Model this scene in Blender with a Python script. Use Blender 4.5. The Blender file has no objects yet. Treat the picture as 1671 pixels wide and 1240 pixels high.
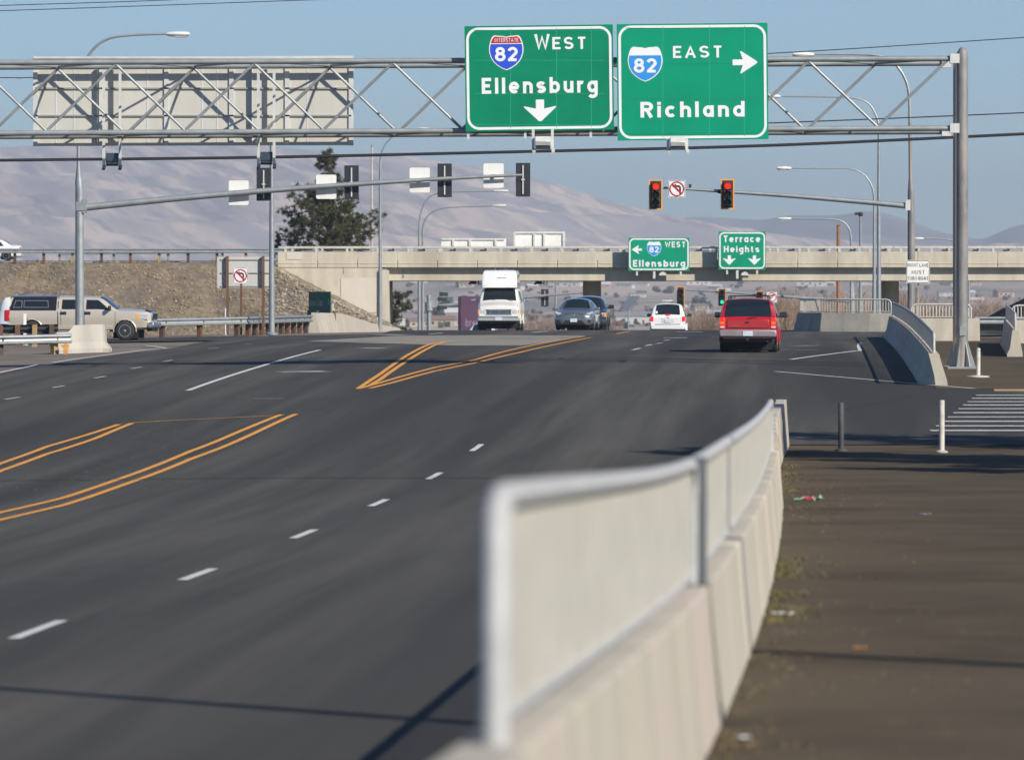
import bpy, math, random
from mathutils import Vector, Matrix, noise
sc = bpy.context.scene
COL = sc.collection
R = math.radians
random.seed(7)

# ---------------------------------------------------------------- camera, sky, sun
F = 9283.0            # focal length in pixels of the 1671 px wide photograph (200 mm on full frame)
EYE = 3.0
cam = bpy.data.cameras.new('camera'); camo = bpy.data.objects.new('camera', cam); COL.objects.link(camo)
camo.location = (0, 0, EYE)
camo.rotation_euler = (R(90) - math.atan(120 / F), 0, 0)
cam.sensor_width = 36; cam.lens = 36 * F / 1671
cam.clip_start = 0.1; cam.clip_end = 40000
cam.dof.use_dof = True; cam.dof.focus_distance = 175; cam.dof.aperture_fstop = 3.8
sc.camera = camo
SUN = Vector((1.05, -1.10, 1.0)).normalized()     # towards the sun
elev = math.asin(SUN.z); azim = math.atan2(SUN.x, SUN.y)
w = bpy.data.worlds.new('World'); sc.world = w; w.use_nodes = True
nt = w.node_tree; nt.nodes.clear()
sky = nt.nodes.new('ShaderNodeTexSky'); sky.sky_type = 'NISHITA'; sky.sun_disc = False
sky.sun_elevation = elev; sky.sun_rotation = azim
sky.air_density = 1.0; sky.dust_density = 0.0; sky.ozone_density = 6; sky.altitude = 300
bg = nt.nodes.new('ShaderNodeBackground'); bg.inputs[1].default_value = 0.082
wo = nt.nodes.new('ShaderNodeOutputWorld')
tint = nt.nodes.new('ShaderNodeMix'); tint.data_type = 'RGBA'; tint.blend_type = 'MULTIPLY'; tint.inputs[0].default_value = 1.0; tint.inputs[7].default_value = (.78, .90, 1.06, 1)
nt.links.new(sky.outputs[0], tint.inputs[6]); nt.links.new(tint.outputs[2], bg.inputs[0]); nt.links.new(bg.outputs[0], wo.inputs[0])
sl = bpy.data.lights.new('sun', 'SUN'); so = bpy.data.objects.new('sun', sl); COL.objects.link(so)
sl.energy = 5.0; sl.angle = R(0.53); sl.color = (1.0, 0.93, 0.82)
so.rotation_euler = SUN.to_track_quat('Z', 'Y').to_euler(); so.location = (40, -40, 60)
sc.view_settings.view_transform = 'Standard'; sc.view_settings.look = 'None'
sc.view_settings.exposure = 0.25; sc.view_settings.gamma = 1
sc.render.engine = 'CYCLES'; sc.cycles.use_denoising = True
sc.cycles.max_bounces = 6; sc.cycles.transparent_max_bounces = 12; sc.cycles.volume_bounces = 0

# ---------------------------------------------------------------- node materials
def lin(c): return tuple(c[:3]) + (1.0,)
_M = {}
def mat(name, col, rough=0.7, metal=0.0, col2=None, scale=3.0, bump=0.0, bscale=None, stretch=None, emit=None, alpha=None, coat=0, detail=5, tex=None, fac=(0.35, 0.65), spec=0.5, col3=None, scale3=0.3, fac3=(0.45, 0.7)):
    if name in _M: return _M[name]
    m = bpy.data.materials.new(name); m.use_nodes = True; _M[name] = m
    n = m.node_tree.nodes; l = m.node_tree.links; b = n['Principled BSDF']
    b.inputs['Roughness'].default_value = rough; b.inputs['Metallic'].default_value = metal
    b.inputs['Base Color'].default_value = lin(col); b.inputs['Specular IOR Level'].default_value = spec
    if coat: b.inputs['Coat Weight'].default_value = coat; b.inputs['Coat Roughness'].default_value = 0.06
    tc = n.new('ShaderNodeTexCoord'); mp = n.new('ShaderNodeMapping'); l.new(tc.outputs['Object'], mp.inputs[0])
    if stretch:
        mp.inputs['Scale'].default_value = stretch[:3]
        if len(stretch) > 3: mp.inputs['Rotation'].default_value = (0, 0, stretch[3])
    if tex: mp.vector_type = 'TEXTURE'; mp.inputs['Rotation'].default_value = (0, 0, tex[0]); mp.inputs['Scale'].default_value = (tex[1], tex[2], 400)
    if col2 is not None:
        nz = n.new('ShaderNodeTexNoise'); nz.inputs['Scale'].default_value = scale; nz.inputs['Detail'].default_value = detail; nz.inputs['Roughness'].default_value = 0.6
        l.new(mp.outputs[0], nz.inputs['Vector'])
        mr = n.new('ShaderNodeMapRange'); mr.inputs[1].default_value = fac[0]; mr.inputs[2].default_value = fac[1]; l.new(nz.outputs[0], mr.inputs[0])
        mx = n.new('ShaderNodeMix'); mx.data_type = 'RGBA'; mx.inputs[6].default_value = lin(col); mx.inputs[7].default_value = lin(col2)
        l.new(mr.outputs[0], mx.inputs[0]); out = mx.outputs[2]
        if col3 is not None:
            nz3 = n.new('ShaderNodeTexNoise'); nz3.inputs['Scale'].default_value = scale3; nz3.inputs['Detail'].default_value = 4
            l.new(mp.outputs[0], nz3.inputs['Vector'])
            mr3 = n.new('ShaderNodeMapRange'); mr3.inputs[1].default_value = fac3[0]; mr3.inputs[2].default_value = fac3[1]; l.new(nz3.outputs[0], mr3.inputs[0])
            mx3 = n.new('ShaderNodeMix'); mx3.data_type = 'RGBA'; l.new(out, mx3.inputs[6]); mx3.inputs[7].default_value = lin(col3)
            l.new(mr3.outputs[0], mx3.inputs[0]); out = mx3.outputs[2]
        l.new(out, b.inputs['Base Color'])
    if bump:
        nb = n.new('ShaderNodeTexNoise'); nb.inputs['Scale'].default_value = bscale or scale * 6; nb.inputs['Detail'].default_value = 6
        l.new(tc.outputs['Object'], nb.inputs['Vector'])
        bp = n.new('ShaderNodeBump'); bp.inputs['Strength'].default_value = min(1, bump); bp.inputs['Distance'].default_value = 0.02
        l.new(nb.outputs[0], bp.inputs['Height']); l.new(bp.outputs[0], b.inputs['Normal'])
    if emit:
        b.inputs['Emission Color'].default_value = lin(emit[0]); b.inputs['Emission Strength'].default_value = emit[1]
    if alpha is not None: b.inputs['Alpha'].default_value = alpha
    return m

GALV = mat('galvanised_steel', (.36, .385, .385), .52, .45, (.25, .275, .28), 3, .15, 30, fac=(.3, .75))
GALVD = mat('galvanised_steel_truss', (.34, .36, .36), .55, .35, (.25, .27, .27), 2, .1, 30)
POLEC = mat('weathered_steel_pole', (.28, .275, .265), .62, .25, (.17, .165, .16), 4, .2, 20, stretch=(1, 1, .3), col3=(.42, .34, .29), scale3=.5, fac3=(.48, .6))
CONC = mat('barrier_concrete', (.50, .455, .365), .9, 0, (.36, .33, .27), 1.5, .6, 14, stretch=(1, 1, .16), col3=(.48, .40, .345), scale3=.42, fac3=(.52, .64), fac=(.36, .66), detail=9)
CONCB = mat('bridge_concrete', (.56, .51, .395), .9, 0, (.45, .40, .31), 1.2, .3, 8, stretch=(1, 1, .35), col3=(.38, .33, .25), scale3=.22, fac3=(.56, .75))
PATCHC = mat('repaired_concrete', (.60, .545, .46), .9, 0, (.56, .505, .42), .8)
RAILP = mat('cream_painted_steel', (.60, .57, .49), .55, .15, (.50, .47, .40), 4)
RAILW = mat('pale_painted_tube', (.47, .47, .46), .65, .05, (.37, .37, .36), 5, .2, 30)
WHITEP = mat('white_paint_panel', (.80, .79, .74), .6, 0, (.70, .69, .64), 1.2)
ALU = mat('weathered_aluminium_panel', (.56, .545, .49), .65, .1, (.50, .485, .43), 1.1, stretch=(1, 1, .15))
ALUB = mat('aluminium_beam', (.66, .66, .62), .55, .25, (.55, .55, .53), 3)
GREEN = mat('sign_green', (.002, .225, .115), .62, 0, (.002, .175, .092), .8, .1, 3, fac=(.4, .75), spec=.12)
GREEN2 = mat('sign_green_new', (.002, .285, .155), .6, 0, (.002, .24, .13), .7, fac=(.4, .75), spec=.12)
GREEND = mat('sign_green_shaded', (.02, .12, .07), .6, 0, (.018, .10, .06), 1)
SWHITE = mat('sign_white', (.80, .80, .80), .5, 0, (.74, .74, .74), 2)
SRED = mat('sign_red', (.45, .012, .02), .5)
SBLUE = mat('sign_blue', (.015, .075, .56), .5)
SBLUE2 = mat('sign_faded_blue', (.02, .26, .66), .5)
BLACK = mat('matt_black', (.012, .012, .013), .6)
SBLACK = mat('sign_black', (.02, .02, .025), .6)
DKPLAS = mat('dark_plastic', (.022, .026, .03), .45, 0, (.03, .034, .038), 5)
SIGBACK = mat('signal_housing_green', (.028, .045, .038), .5, 0, (.035, .05, .042), 4)
WOOD = mat('brown_timber_post', (.17, .085, .045), .85, 0, (.10, .05, .03), 4, .4, 20, stretch=(4, 4, .4))
WOODY = mat('treated_timber_post', (.38, .27, .12), .85, 0, (.27, .18, .08), 4, .4, 20, stretch=(4, 4, .4))
WOODD = mat('dark_timber_post', (.06, .045, .035), .9, 0, (.10, .065, .04), 4, .4, 20, stretch=(4, 4, .4))
ORANGE = mat('yellow_reflective_tape', (.80, .33, .03), .5)
RUBBER = mat('tyre_rubber', (.02, .02, .02), .8, 0, (.03, .03, .03), 8)
CHROME = mat('chrome', (.75, .76, .78), .18, 1.0)
RIM = mat('alloy_rim', (.55, .55, .56), .35, .8)
GLASS = mat('tinted_glass', (.012, .017, .018), .06, 0, spec=.8)
HLAMP = mat('headlamp_lens', (.72, .74, .76), .12, .3, (.5, .52, .55), 20)
AMBER = mat('amber_lens', (.85, .28, .02), .25, emit=((1, .35, .03), .25))
TAIL = mat('tail_lamp_lens', (.55, .01, .01), .22)
TAILON = mat('brake_lamp_lit', (.7, .02, .01), .3, emit=((1, .04, .02), 1.6))
PLATE = mat('licence_plate_paint', (.70, .74, .78), .5, 0, (.45, .52, .62), 30)
ASPH = mat('asphalt', (.053, .050, .043), .88, 0, (.094, .089, .077), 1.0, .8, 55, tex=(R(86.9), 34.0, 1.0), col3=(.040, .039, .036), scale3=.33, fac3=(.45, .62), detail=6, fac=(.36, .66), spec=.22)
ASPHN = mat('path_asphalt', (.090, .070, .046), .92, 0, (.058, .046, .032), .9, .7, 45, col3=(.104, .082, .055), scale3=.25, fac3=(.4, .7), detail=12, spec=.12)
ASPHG = mat('worn_grey_paving', (.27, .245, .19), .9, 0, (.19, .175, .145), .8, .4, 40, detail=9)
WMARK = mat('white_road_paint', (.62, .62, .60), .8, 0, (.36, .36, .35), 6, .3, 60, fac=(.42, .8), detail=10)
WMARKF = mat('faded_white_road_paint', (.30, .30, .29), .85, 0, (.12, .12, .12), 3, fac=(.4, .65), detail=10)
YMARK = mat('yellow_road_paint', (.70, .31, .045), .8, 0, (.46, .20, .035), 5, .3, 60, fac=(.45, .8), detail=10)
LENSR = mat('red_signal_lit', (.9, .05, .02), .4, emit=((1, .025, .01), 1.25))
LENSG = mat('green_signal_lit', (.05, .8, .5), .4, emit=((.02, .9, .42), 1.0))
LENSY0 = mat('amber_signal_unlit', (.11, .06, .012), .25)
LENSG0 = mat('green_signal_unlit', (.006, .075, .05), .25)
LENSR0 = mat('red_signal_unlit', (.10, .008, .006), .25)

# ---------------------------------------------------------------- mesh builder
class MB:
    def __init__(s): s.v = []; s.f = []; s.m = []
    def add(s, v, f, mi=0):
        o = len(s.v); s.v += [tuple(p) for p in v]; s.f += [tuple(i + o for i in q) for q in f]; s.m += [mi] * len(f); return s
    def box(s, c, d, rz=0.0, mi=0, rx=0.0, ry=0.0):
        M = Matrix.Translation(Vector(c)) @ Matrix.Rotation(rz, 4, 'Z') @ Matrix.Rotation(ry, 4, 'Y') @ Matrix.Rotation(rx, 4, 'X')
        x, y, z = d[0] / 2, d[1] / 2, d[2] / 2
        v = [M @ Vector(p) for p in ((-x,-y,-z),(x,-y,-z),(x,y,-z),(-x,y,-z),(-x,-y,z),(x,-y,z),(x,y,z),(-x,y,z))]
        return s.add(v, [(0,3,2,1),(4,5,6,7),(0,1,5,4),(1,2,6,5),(2,3,7,6),(3,0,4,7)], mi)
    def tube(s, pts, r, n=8, mi=0, cap=True):
        pts = [Vector(p) for p in pts]
        if not isinstance(r, (list, tuple)): r = [r] * len(pts)
        rings = []; up = None
        for i, p in enumerate(pts):
            t = (pts[min(i + 1, len(pts) - 1)] - pts[max(i - 1, 0)]).normalized()
            if up is None: up = Vector((0, 0, 1)) if abs(t.z) < .9 else Vector((1, 0, 0))
            a = (up - t * up.dot(t)).normalized(); up = a; b = t.cross(a)
            rings.append([p + (a * math.cos(2 * math.pi * k / n) + b * math.sin(2 * math.pi * k / n)) * r[i] for k in range(n)])
        v = [q for ring in rings for q in ring]; f = []
        for i in range(len(pts) - 1):
            for k in range(n): f.append((i*n+k, i*n+(k+1)%n, (i+1)*n+(k+1)%n, (i+1)*n+k))
        if cap: f.append(tuple(range(n - 1, -1, -1))); f.append(tuple((len(pts) - 1) * n + k for k in range(n)))
        return s.add(v, f, mi)
    def lathe(s, prof, c, axis='Z', n=16, mi=0):
        # prof: list of (radius, along)
        v = []; f = []; c = Vector(c)
        for (r, a) in prof:
            for k in range(n):
                t = 2 * math.pi * k / n; p, q = r * math.cos(t), r * math.sin(t)
                d = {'Z': (p, q, a), 'X': (a, p, q), 'Y': (q, a, p)}[axis]
                v.append(c + Vector(d))
        for i in range(len(prof) - 1):
            for k in range(n): f.append((i*n+k, i*n+(k+1)%n, (i+1)*n+(k+1)%n, (i+1)*n+k))
        f.append(tuple(range(n - 1, -1, -1))); f.append(tuple((len(prof) - 1) * n + k for k in range(n)))
        return s.add(v, f, mi)
    def prism(s, poly, o, ex, ey, ez, t, mi=0):
        # polygon (a,b) in plane o + a*ex + b*ey, thick t along ez
        o, ex, ey, ez = Vector(o), Vector(ex), Vector(ey), Vector(ez); n = len(poly)
        v = [o + ex * a + ey * b for a, b in poly] + [o + ex * a + ey * b + ez * t for a, b in poly]
        f = [tuple(range(n - 1, -1, -1)), tuple(range(n, 2 * n))] + [(i, (i + 1) % n, n + (i + 1) % n, n + i) for i in range(n)]
        return s.add(v, f, mi)
    def grid(s, rows, mi=0, closed=False):
        n = len(rows[0]); v = [p for r in rows for p in r]; f = []
        for i in range(len(rows) - 1):
            for k in range(n - (0 if closed else 1)): f.append((i*n+k, i*n+(k+1)%n, (i+1)*n+(k+1)%n, (i+1)*n+k))
        return s.add(v, f, mi)

def build(name, mb, mats, parent=None, world=True, smooth=35, bevel=0, tri=False):
    me = bpy.data.meshes.new(name); off = Vector((0, 0, 0))
    if parent is not None and world:
        r = parent
        while r is not None: off += Vector(r.location); r = r.parent
    me.from_pydata([(x - off.x, y - off.y, z - off.z) for x, y, z in mb.v], [], mb.f)
    if not isinstance(mats, (list, tuple)): mats = [mats]
    for m_ in mats: me.materials.append(m_)
    me.polygons.foreach_set('material_index', mb.m)
    me.update()
    if smooth:
        me.polygons.foreach_set('use_smooth', [True] * len(me.polygons)); me.set_sharp_from_angle(angle=R(smooth))
    o = bpy.data.objects.new(name, me); COL.objects.link(o)
    if parent is not None: o.parent = parent
    if bevel:
        bv = o.modifiers.new('bevel', 'BEVEL'); bv.width = bevel; bv.segments = 2; bv.limit_method = 'ANGLE'; bv.angle_limit = R(40)
    return o
def thing(name, label, cat, loc=(0, 0, 0), rz=0.0, group=None):
    o = bpy.data.objects.new(name, None); COL.objects.link(o); o.empty_display_size = .3
    o.location = loc; o.rotation_euler = (0, 0, rz); return tag(o, label, cat, group)
def tag(o, label=None, cat=None, group=None, kind=None):
    if label: o['label'] = label
    if cat: o['category'] = cat
    if group: o['group'] = group
    if kind: o['kind'] = kind
    return o
def copy_tree(o, parent=None):
    c = o.copy(); COL.objects.link(c); c.parent = parent
    for ch in list(o.children):
        if ch is not c: copy_tree(ch, c)
    return c

def W(x, y, d): return Vector(((x - 835.5) * d / F, d, EYE - (y - 500.0) * d / F))
def SC(d): return F / d
def pchip(xs, ys):
    n = len(xs); h = [xs[i+1]-xs[i] for i in range(n-1)]; dl = [(ys[i+1]-ys[i])/h[i] for i in range(n-1)]
    m = [0.0]*n; m[0] = dl[0]; m[-1] = dl[-1]
    for i in range(1, n-1):
        m[i] = 0.0 if dl[i-1]*dl[i] <= 0 else 2*dl[i-1]*dl[i]/(dl[i-1]+dl[i])
    def f(x):
        if x <= xs[0]: return ys[0]
        if x >= xs[-1]: return ys[-1]
        lo = 0
        while xs[lo+1] < x: lo += 1
        t = (x-xs[lo])/h[lo]; t2 = t*t; t3 = t2*t
        return (2*t3-3*t2+1)*ys[lo]+(t3-2*t2+t)*h[lo]*m[lo]+(-2*t3+3*t2)*ys[lo+1]+(t3-t2)*h[lo]*m[lo+1]
    return f
def sstep(a, b, x):
    t = max(0.0, min(1.0, (x - a) / (b - a))); return t * t * (3 - 2 * t)

# ---------------------------------------------------------------- the lie of the land
zr = pchip([-20, 10, 20, 34, 50, 62, 74, 87, 99, 111, 125, 146, 158, 178, 200, 222, 244, 262, 285, 300, 330, 350, 379, 450, 600, 1000, 1500],
           [.6, .5, .36, .22, .16, .08, .02, 0, .06, .22, .58, 1.06, 1.27, 1.55, 1.75, 1.88, 1.96, 1.90, 1.50, 1.15, .55, .2, -.2, -.8, -2, -3.2, -4.3])
zp = pchip([-20, 5, 14.3, 29.3, 37, 50, 70, 94, 109, 120], [1.75, 1.40, 1.18, .85, .79, .66, .48, .24, .2, .45])
_xw = pchip([-10, 0, 14.3, 29.3, 40, 55, 70, 94, 112], [-1.6, -.98, -.04, .93, 1.60, 2.42, 3.18, 4.28, 5.2])
def XW(Y): return _xw(Y) if Y < 112 else 5.2 + .052 * (Y - 112)     # near barrier centre line
def XW2(Y): return 10.62 + .0521 * (Y - 143)     # second barrier
def G(X, Y):
    a = zr(Y)
    if Y < 118:
        wr = max(0.0, min(1.0, (X - XW(Y) + .12) / .14)); b = zp(Y)
        t = sstep(104, 116, Y); b = b * (1 - t) + a * t
        a = a * (1 - wr) + b * wr
    if Y < 420: a -= .016 * max(0.0, -4 - X) * (1 if Y < 300 else max(0, (420 - Y) / 120)) if X > -30 else .016 * 26 * (1 if Y < 300 else max(0, (420 - Y) / 120))
    return a
def GP(x, y):
    lo, hi = 28.0, 246.0
    for _ in range(40):
        m_ = (lo + hi) / 2; X = (x - 835.5) * m_ / F
        if 500 + (EYE - G(X, m_)) * F / m_ > y: lo = m_
        else: hi = m_
    return Vector(((x - 835.5) * lo / F, lo, G((x - 835.5) * lo / F, lo)))
def struct(name, mb, m, **k): return tag(build(name, mb, m, **k), kind='structure')

def sheet(name, m, y0, y1, Lf, Rf, nx, dy, dz=0.0):
    rows = []; ny = max(1, int((y1 - y0) / dy))
    for i in range(ny + 1):
        Y = y0 + (y1 - y0) * i / ny; a, b = Lf(Y), Rf(Y)
        rows.append([(a + (b - a) * k / nx, Y, G(a + (b - a) * k / nx, Y) + dz) for k in range(nx + 1)])
    return struct(name, MB().grid(rows), m)
leftpx = [(-40, 617), (0, 611), (60, 598), (176, 580.5), (270, 570), (340, 557), (500, 550), (620, 546)]
lpts = [GP(*p) for p in leftpx]
_lx = pchip([p.y for p in lpts], [p.x for p in lpts])
def LEFT(Y):
    if Y < lpts[0].y: return lpts[0].x - (lpts[0].y - Y) * .09
    return _lx(Y)
DIRT = mat('roadside_dirt', (.155, .125, .095), .95, 0, (.22, .18, .135), 1.4, .9, 22, col3=(.115, .095, .078), scale3=.3, detail=10)
EMB = mat('embankment_gravel', (.130, .100, .070), .95, 0, (.24, .185, .12), 2.6, 1.0, 9, col3=(.125, .102, .08), scale3=.5, fac3=(.46, .66), detail=12)
# ---------------------------------------------------------------- ground sheets
def ground_rows():
    ys = [-20 + 4 * i for i in range(116)] + [460 + 20 * i for i in range(57)]
    rows = []
    for Y in ys:
        wd = max(90.0, .30 * Y + 60); n = 121
        r = []
        for k in range(n):
            u = 2 * k / (n - 1) - 1; X = wd * (u * .25 + .75 * u * abs(u))
            r.append((X, Y, G(X, Y) - (.32 if Y < 114 and abs(X) < 30 else .05)))
        rows.append(r)
    return rows
struct('ground', MB().grid(ground_rows()), DIRT)
sheet('road', ASPH, 16, 420, LEFT, lambda Y: XW(Y) if Y < 118 else (XW(Y) + (XW2(Y) - XW(Y)) * sstep(118, 143, Y) if Y < 216 else XW2(Y) + sstep(216, 222, Y) * 5), 30, 1.0)
sheet('side_road', ASPH, 113, 141.5, lambda Y: XW(Y) + (XW2(Y) - XW(Y)) * sstep(118, 143, Y) - .2, lambda Y: 70.0, 60, 1.0, -.004)
sheet('ramp_road', ASPH, 214, 229, lambda Y: -80.0, lambda Y: LEFT(Y) + .3, 60, 1.0, -.004)
sheet('path', ASPHN, -6, 112.5, lambda Y: XW(Y) + .03, lambda Y: XW(Y) + 8.5, 14, 1.0, .004)
sheet('sidewalk', ASPHN, 141, 212, lambda Y: XW2(Y), lambda Y: 34.0, 40, 1.0, .002)
# worn grey strip between the lines
def poly_px(name, pts, m, dz):
    P = [GP(*p) for p in pts]; ymin = min(p.y for p in P); ymax = max(p.y for p in P); n = len(P); mb = MB()
    rows = []; N = 40
    for i in range(N + 1):
        Y = ymin + (ymax - ymin) * (.002 + .996 * i / N); xs = []
        for a in range(n):
            p, q = P[a], P[(a + 1) % n]
            if (p.y - Y) * (q.y - Y) <= 0 and p.y != q.y: xs.append(p.x + (q.x - p.x) * (Y - p.y) / (q.y - p.y))
        a, b = min(xs), max(xs); rows.append([(a + (b - a) * k / 8, Y, G(a + (b - a) * k / 8, Y) + dz) for k in range(9)])
    return struct(name, mb.grid(rows), m)
poly_px('road_patch', [(500, 557), (640, 548.5), (800, 547), (958, 548), (905, 557.5), (850, 564), (735, 564), (600, 560)], ASPHG, .005)

# ---------------------------------------------------------------- painted markings
def ribbon(mb, P, wd, dz=.010, step=1.5, mi=0):
    Q = []
    for a, b in zip(P[:-1], P[1:]):
        n = max(1, int((b - a).length / step))
        Q += [a.lerp(b, i / n) for i in range(n)]
    Q.append(P[-1]); rows = []
    for i, p in enumerate(Q):
        t = Q[min(i + 1, len(Q) - 1)] - Q[max(i - 1, 0)]; t.z = 0; t.normalize(); nrm = Vector((t.y, -t.x, 0))
        r = []
        for s_ in (-.5, .5):
            q = p + nrm * wd * s_; r.append((q.x, q.y, G(q.x, q.y) + dz))
        rows.append(r)
    mb.grid(rows, mi)
ym = MB()
def px(*pts): return [GP(*p) for p in pts]
for L in ([(-30,845),(0,837),(103,813),(206,778),(310,737),(387,706),(459,677)], [(-30,857),(0,849),(103,825),(206,790),(310,750),(387,720),(483,676)],
          [(-30,769),(0,757),(77,729),(155,706),(194,693)], [(-30,782),(0,769),(77,741),(155,716),(215,691)],
          [(584,635),(620,611),(663,581),(694.5,564.5),(710,560),(740,556)], [(604,629),(620,620),(674,583),(708,564),(727,558)],
          [(588,634),(620,625),(710,600),(773.6,588),(823,574),(868,564),(913,555.5),(954,549.5)], [(604,634),(640,625),(710,606),(778,592),(846,576),(913.6,561),(965.5,551)]):
    ribbon(ym, px(*L), .13)
ribbon(ym, px((215,690.5),(300,685.5),(400,681),(459,678)), .09)
ribbon(ym, px((646,553),(710,557.5)), .15)
ribbon(ym, px((1006,545),(1028,541)), .14)
struct('road_markings_yellow', ym, YMARK)
wm = MB()
ctr = [(62,1028),(323,938),(496,872),(618,821),(709,777),(778,731)]
for (cx, cy) in ctr:
    p = GP(cx, cy); d = Vector((.0575, 1, 0)).normalized()
    ribbon(wm, [p - d * 1.5, p + d * 1.5], .115, step=.5)
for a, b, wd in ([(307,637.5),(522,571.5),.15], [(8,652),(32,648.5),.10],[(86,633),(105,630),.10],[(154,617.5),(172,614.5),.10],[(214,602),(231,599.5),.10],[(266,590.5),(281,588),.10],
                 [(340,569),(356,568),.10], [(400,562),(412,561.3),.10], [(1032,571.5),(1045,568.5),.12],[(1054,564.6),(1064,562.6),.12],[(1071,561.2),(1080,560),.12],[(1084,556),(1092,555),.14],
                 [(1082,551.5),(1121,551.5),.9],[(1104,541.8),(1147,541.8),.9], [(590,568.5),(626,568.5),.5], [(700,545.5),(722,543.5),.15],[(868,543),(895,540.5),.2],[(620,546.5),(664,546.5),.9], [(1207,572),(1232,565),.12]):
    ribbon(wm, px(a, b), wd)
ribbon(wm, px((-30,612),(0,608),(60,596),(176,579),(239,571),(271,568)), .12)
ribbon(wm, px((271,568),(252,565.5),(236,564)), .12)
ribbon(wm, px((1265,606.5),(1373,616),(1500,627),(1591,634.5)), .13)
ribbon(wm, px((1290,587),(1333,581),(1399.6,572.8)), .16)
ribbon(wm, px((1404,573),(1401,566),(1403,559.5)), .12)
struct('road_markings_white', wm, WMARK)
wf = MB()
for a, b, wd in ([(1297,571.5),(1334,571.5),.35],[(1301,565),(1330,564),.7],[(1240,571),(1290,571),.4],[(415,651),(462,651),.18],[(330,548),(380,548),.6],[(470,552),(500,551.5),.5],[(560,549),(600,548.5),.6],[(1297,714.5),(1400,713),.12],[(1400,713),(1520,712),.12],
                 [(1120,584),(1290,587),.1],[(1160,551),(1240,551),.5],[(1020,546),(1180,548),.25]):
    ribbon(wf, px(a, b), wd)
# worn turn arrow
ribbon(wf, px((497,607.5),(534,607.5)), .55)
ribbon(wf, px((486,606),(503,607.5)), 1.3)
struct('road_markings_faded', wf, WMARKF)
cw = MB()
for i, y in enumerate((645.5, 650.5, 656, 661.5, 667.5, 674, 681, 688, 695.5, 703)):
    x0 = 1596 - (y - 643) * 83 / 64.0
    a = GP(x0, y); b = GP(1671, y); b = a + Vector((14, 0, 0)); ribbon(cw, [a, b], .42 if i % 2 else .36)
struct('crosswalk_markings', cw, WMARK)
kb = MB(); a = GP(1622, 637.5); kb.box(a + Vector((7, 0, .0)), (14, .12, .08)); struct('kerb', kb, mat('painted_kerb', (.42, .27, .10), .8, 0, (.3, .22, .14), 3))

# ---------------------------------------------------------------- hills and far valley
ridge = pchip([-600, -200, 0, 60, 130, 200, 320, 380, 450, 520, 580, 640, 700, 760, 830, 900, 960, 1000, 1050, 1100, 1200, 1300, 1450, 1671, 2300],
              [225, 235, 241, 237, 232, 236, 240, 236, 240, 247, 253, 251, 262, 270, 282, 298, 318, 330, 342, 353, 372, 388, 398, 402, 405])
foot = pchip([560, 1500, 2500, 3500, 4500], [-1.9, -4.35, -3.0, 9.0, 38.0])
def HZ(X, Y):
    u = 835.5 + X * F / Y; ry = ridge(u); Yr = 7600.0; zrg = EYE + (500 - ry) * Yr / F
    nf = noise.fractal(Vector((X * .0011, Y * .0011, 3.1)), 1.0, 2.1, 5)
    rd = 1 - abs(noise.fractal(Vector((X * .0016 + Y * .0011, Y * .00035 - X * .0003, 7.7)), 1.0, 2.0, 6)) * 2
    fine = noise.fractal(Vector((X * .009, Y * .005, 2.2)), 1.0, 2.0, 4)
    if Y <= 4500: z = foot(Y) + (nf * 8 + fine * 2.0) * sstep(1500, 4500, Y) * 1.2
    elif Y <= Yr:
        t = (Y - 4500) / (Yr - 4500); z = 38 + (zrg - 38) * (t ** .92)
        r2 = 1 - abs(noise.fractal(Vector((X * .0052 + Y * .0030, Y * .0010, 1.3)), 1.0, 2.0, 4)) * 2
        z += ((rd - .6) * 28 + (r2 - .6) * 9) * math.sin(math.pi * min(1, t * 1.02)) + (nf * 8 + fine * 3) * (1 - t * .85)
    else:
        t = (Y - Yr) / 2000; z = zrg - 60 * t * t - 4 + 4 * math.cos(t * 3)
    return z
rows = []
Y = 1570.0; ysq = []
while Y < 8600: ysq.append(Y); Y += 14 + (Y - 1570) * .006
for Y in ysq:
    h = .17 * Y + 120; n = 260
    rows.append([(-h + 2 * h * k / n, Y, HZ(-h + 2 * h * k / n, Y)) for k in range(n + 1)])
HILL = mat('dry_grass_hillside', (.60, .49, .41), .95, 0, (.29, .265, .275), 1.0, 0, tex=(R(-80), 420.0, 24.0), fac=(.41, .59), detail=14, col3=(.35, .315, .32), scale3=.28, fac3=(.50, .60))
VALLEY = mat('valley_floor', (.36, .285, .23), .95, 0, (.16, .15, .13), .008, 0, stretch=(1, .35, 1), fac=(.4, .62), detail=8, col3=(.44, .34, .27), scale3=.006, fac3=(.5, .6))
nsplit = next(i for i, y in enumerate(ysq) if y > 4350)
struct('valley_floor', MB().grid(rows[:nsplit + 1]), VALLEY)
struct('hills', MB().grid(rows[nsplit:]), HILL)
ridge2 = pchip([700, 1050, 1150, 1240, 1290, 1340, 1380, 1410, 1440, 1470, 1500, 1530, 1560, 1600, 1620, 1645, 1671, 1760, 1900, 2300],
               [380, 362, 354, 359, 352, 352, 350, 345, 348, 356, 367, 377, 384, 390, 384, 373, 366, 350, 370, 380])
rows = []
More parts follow.
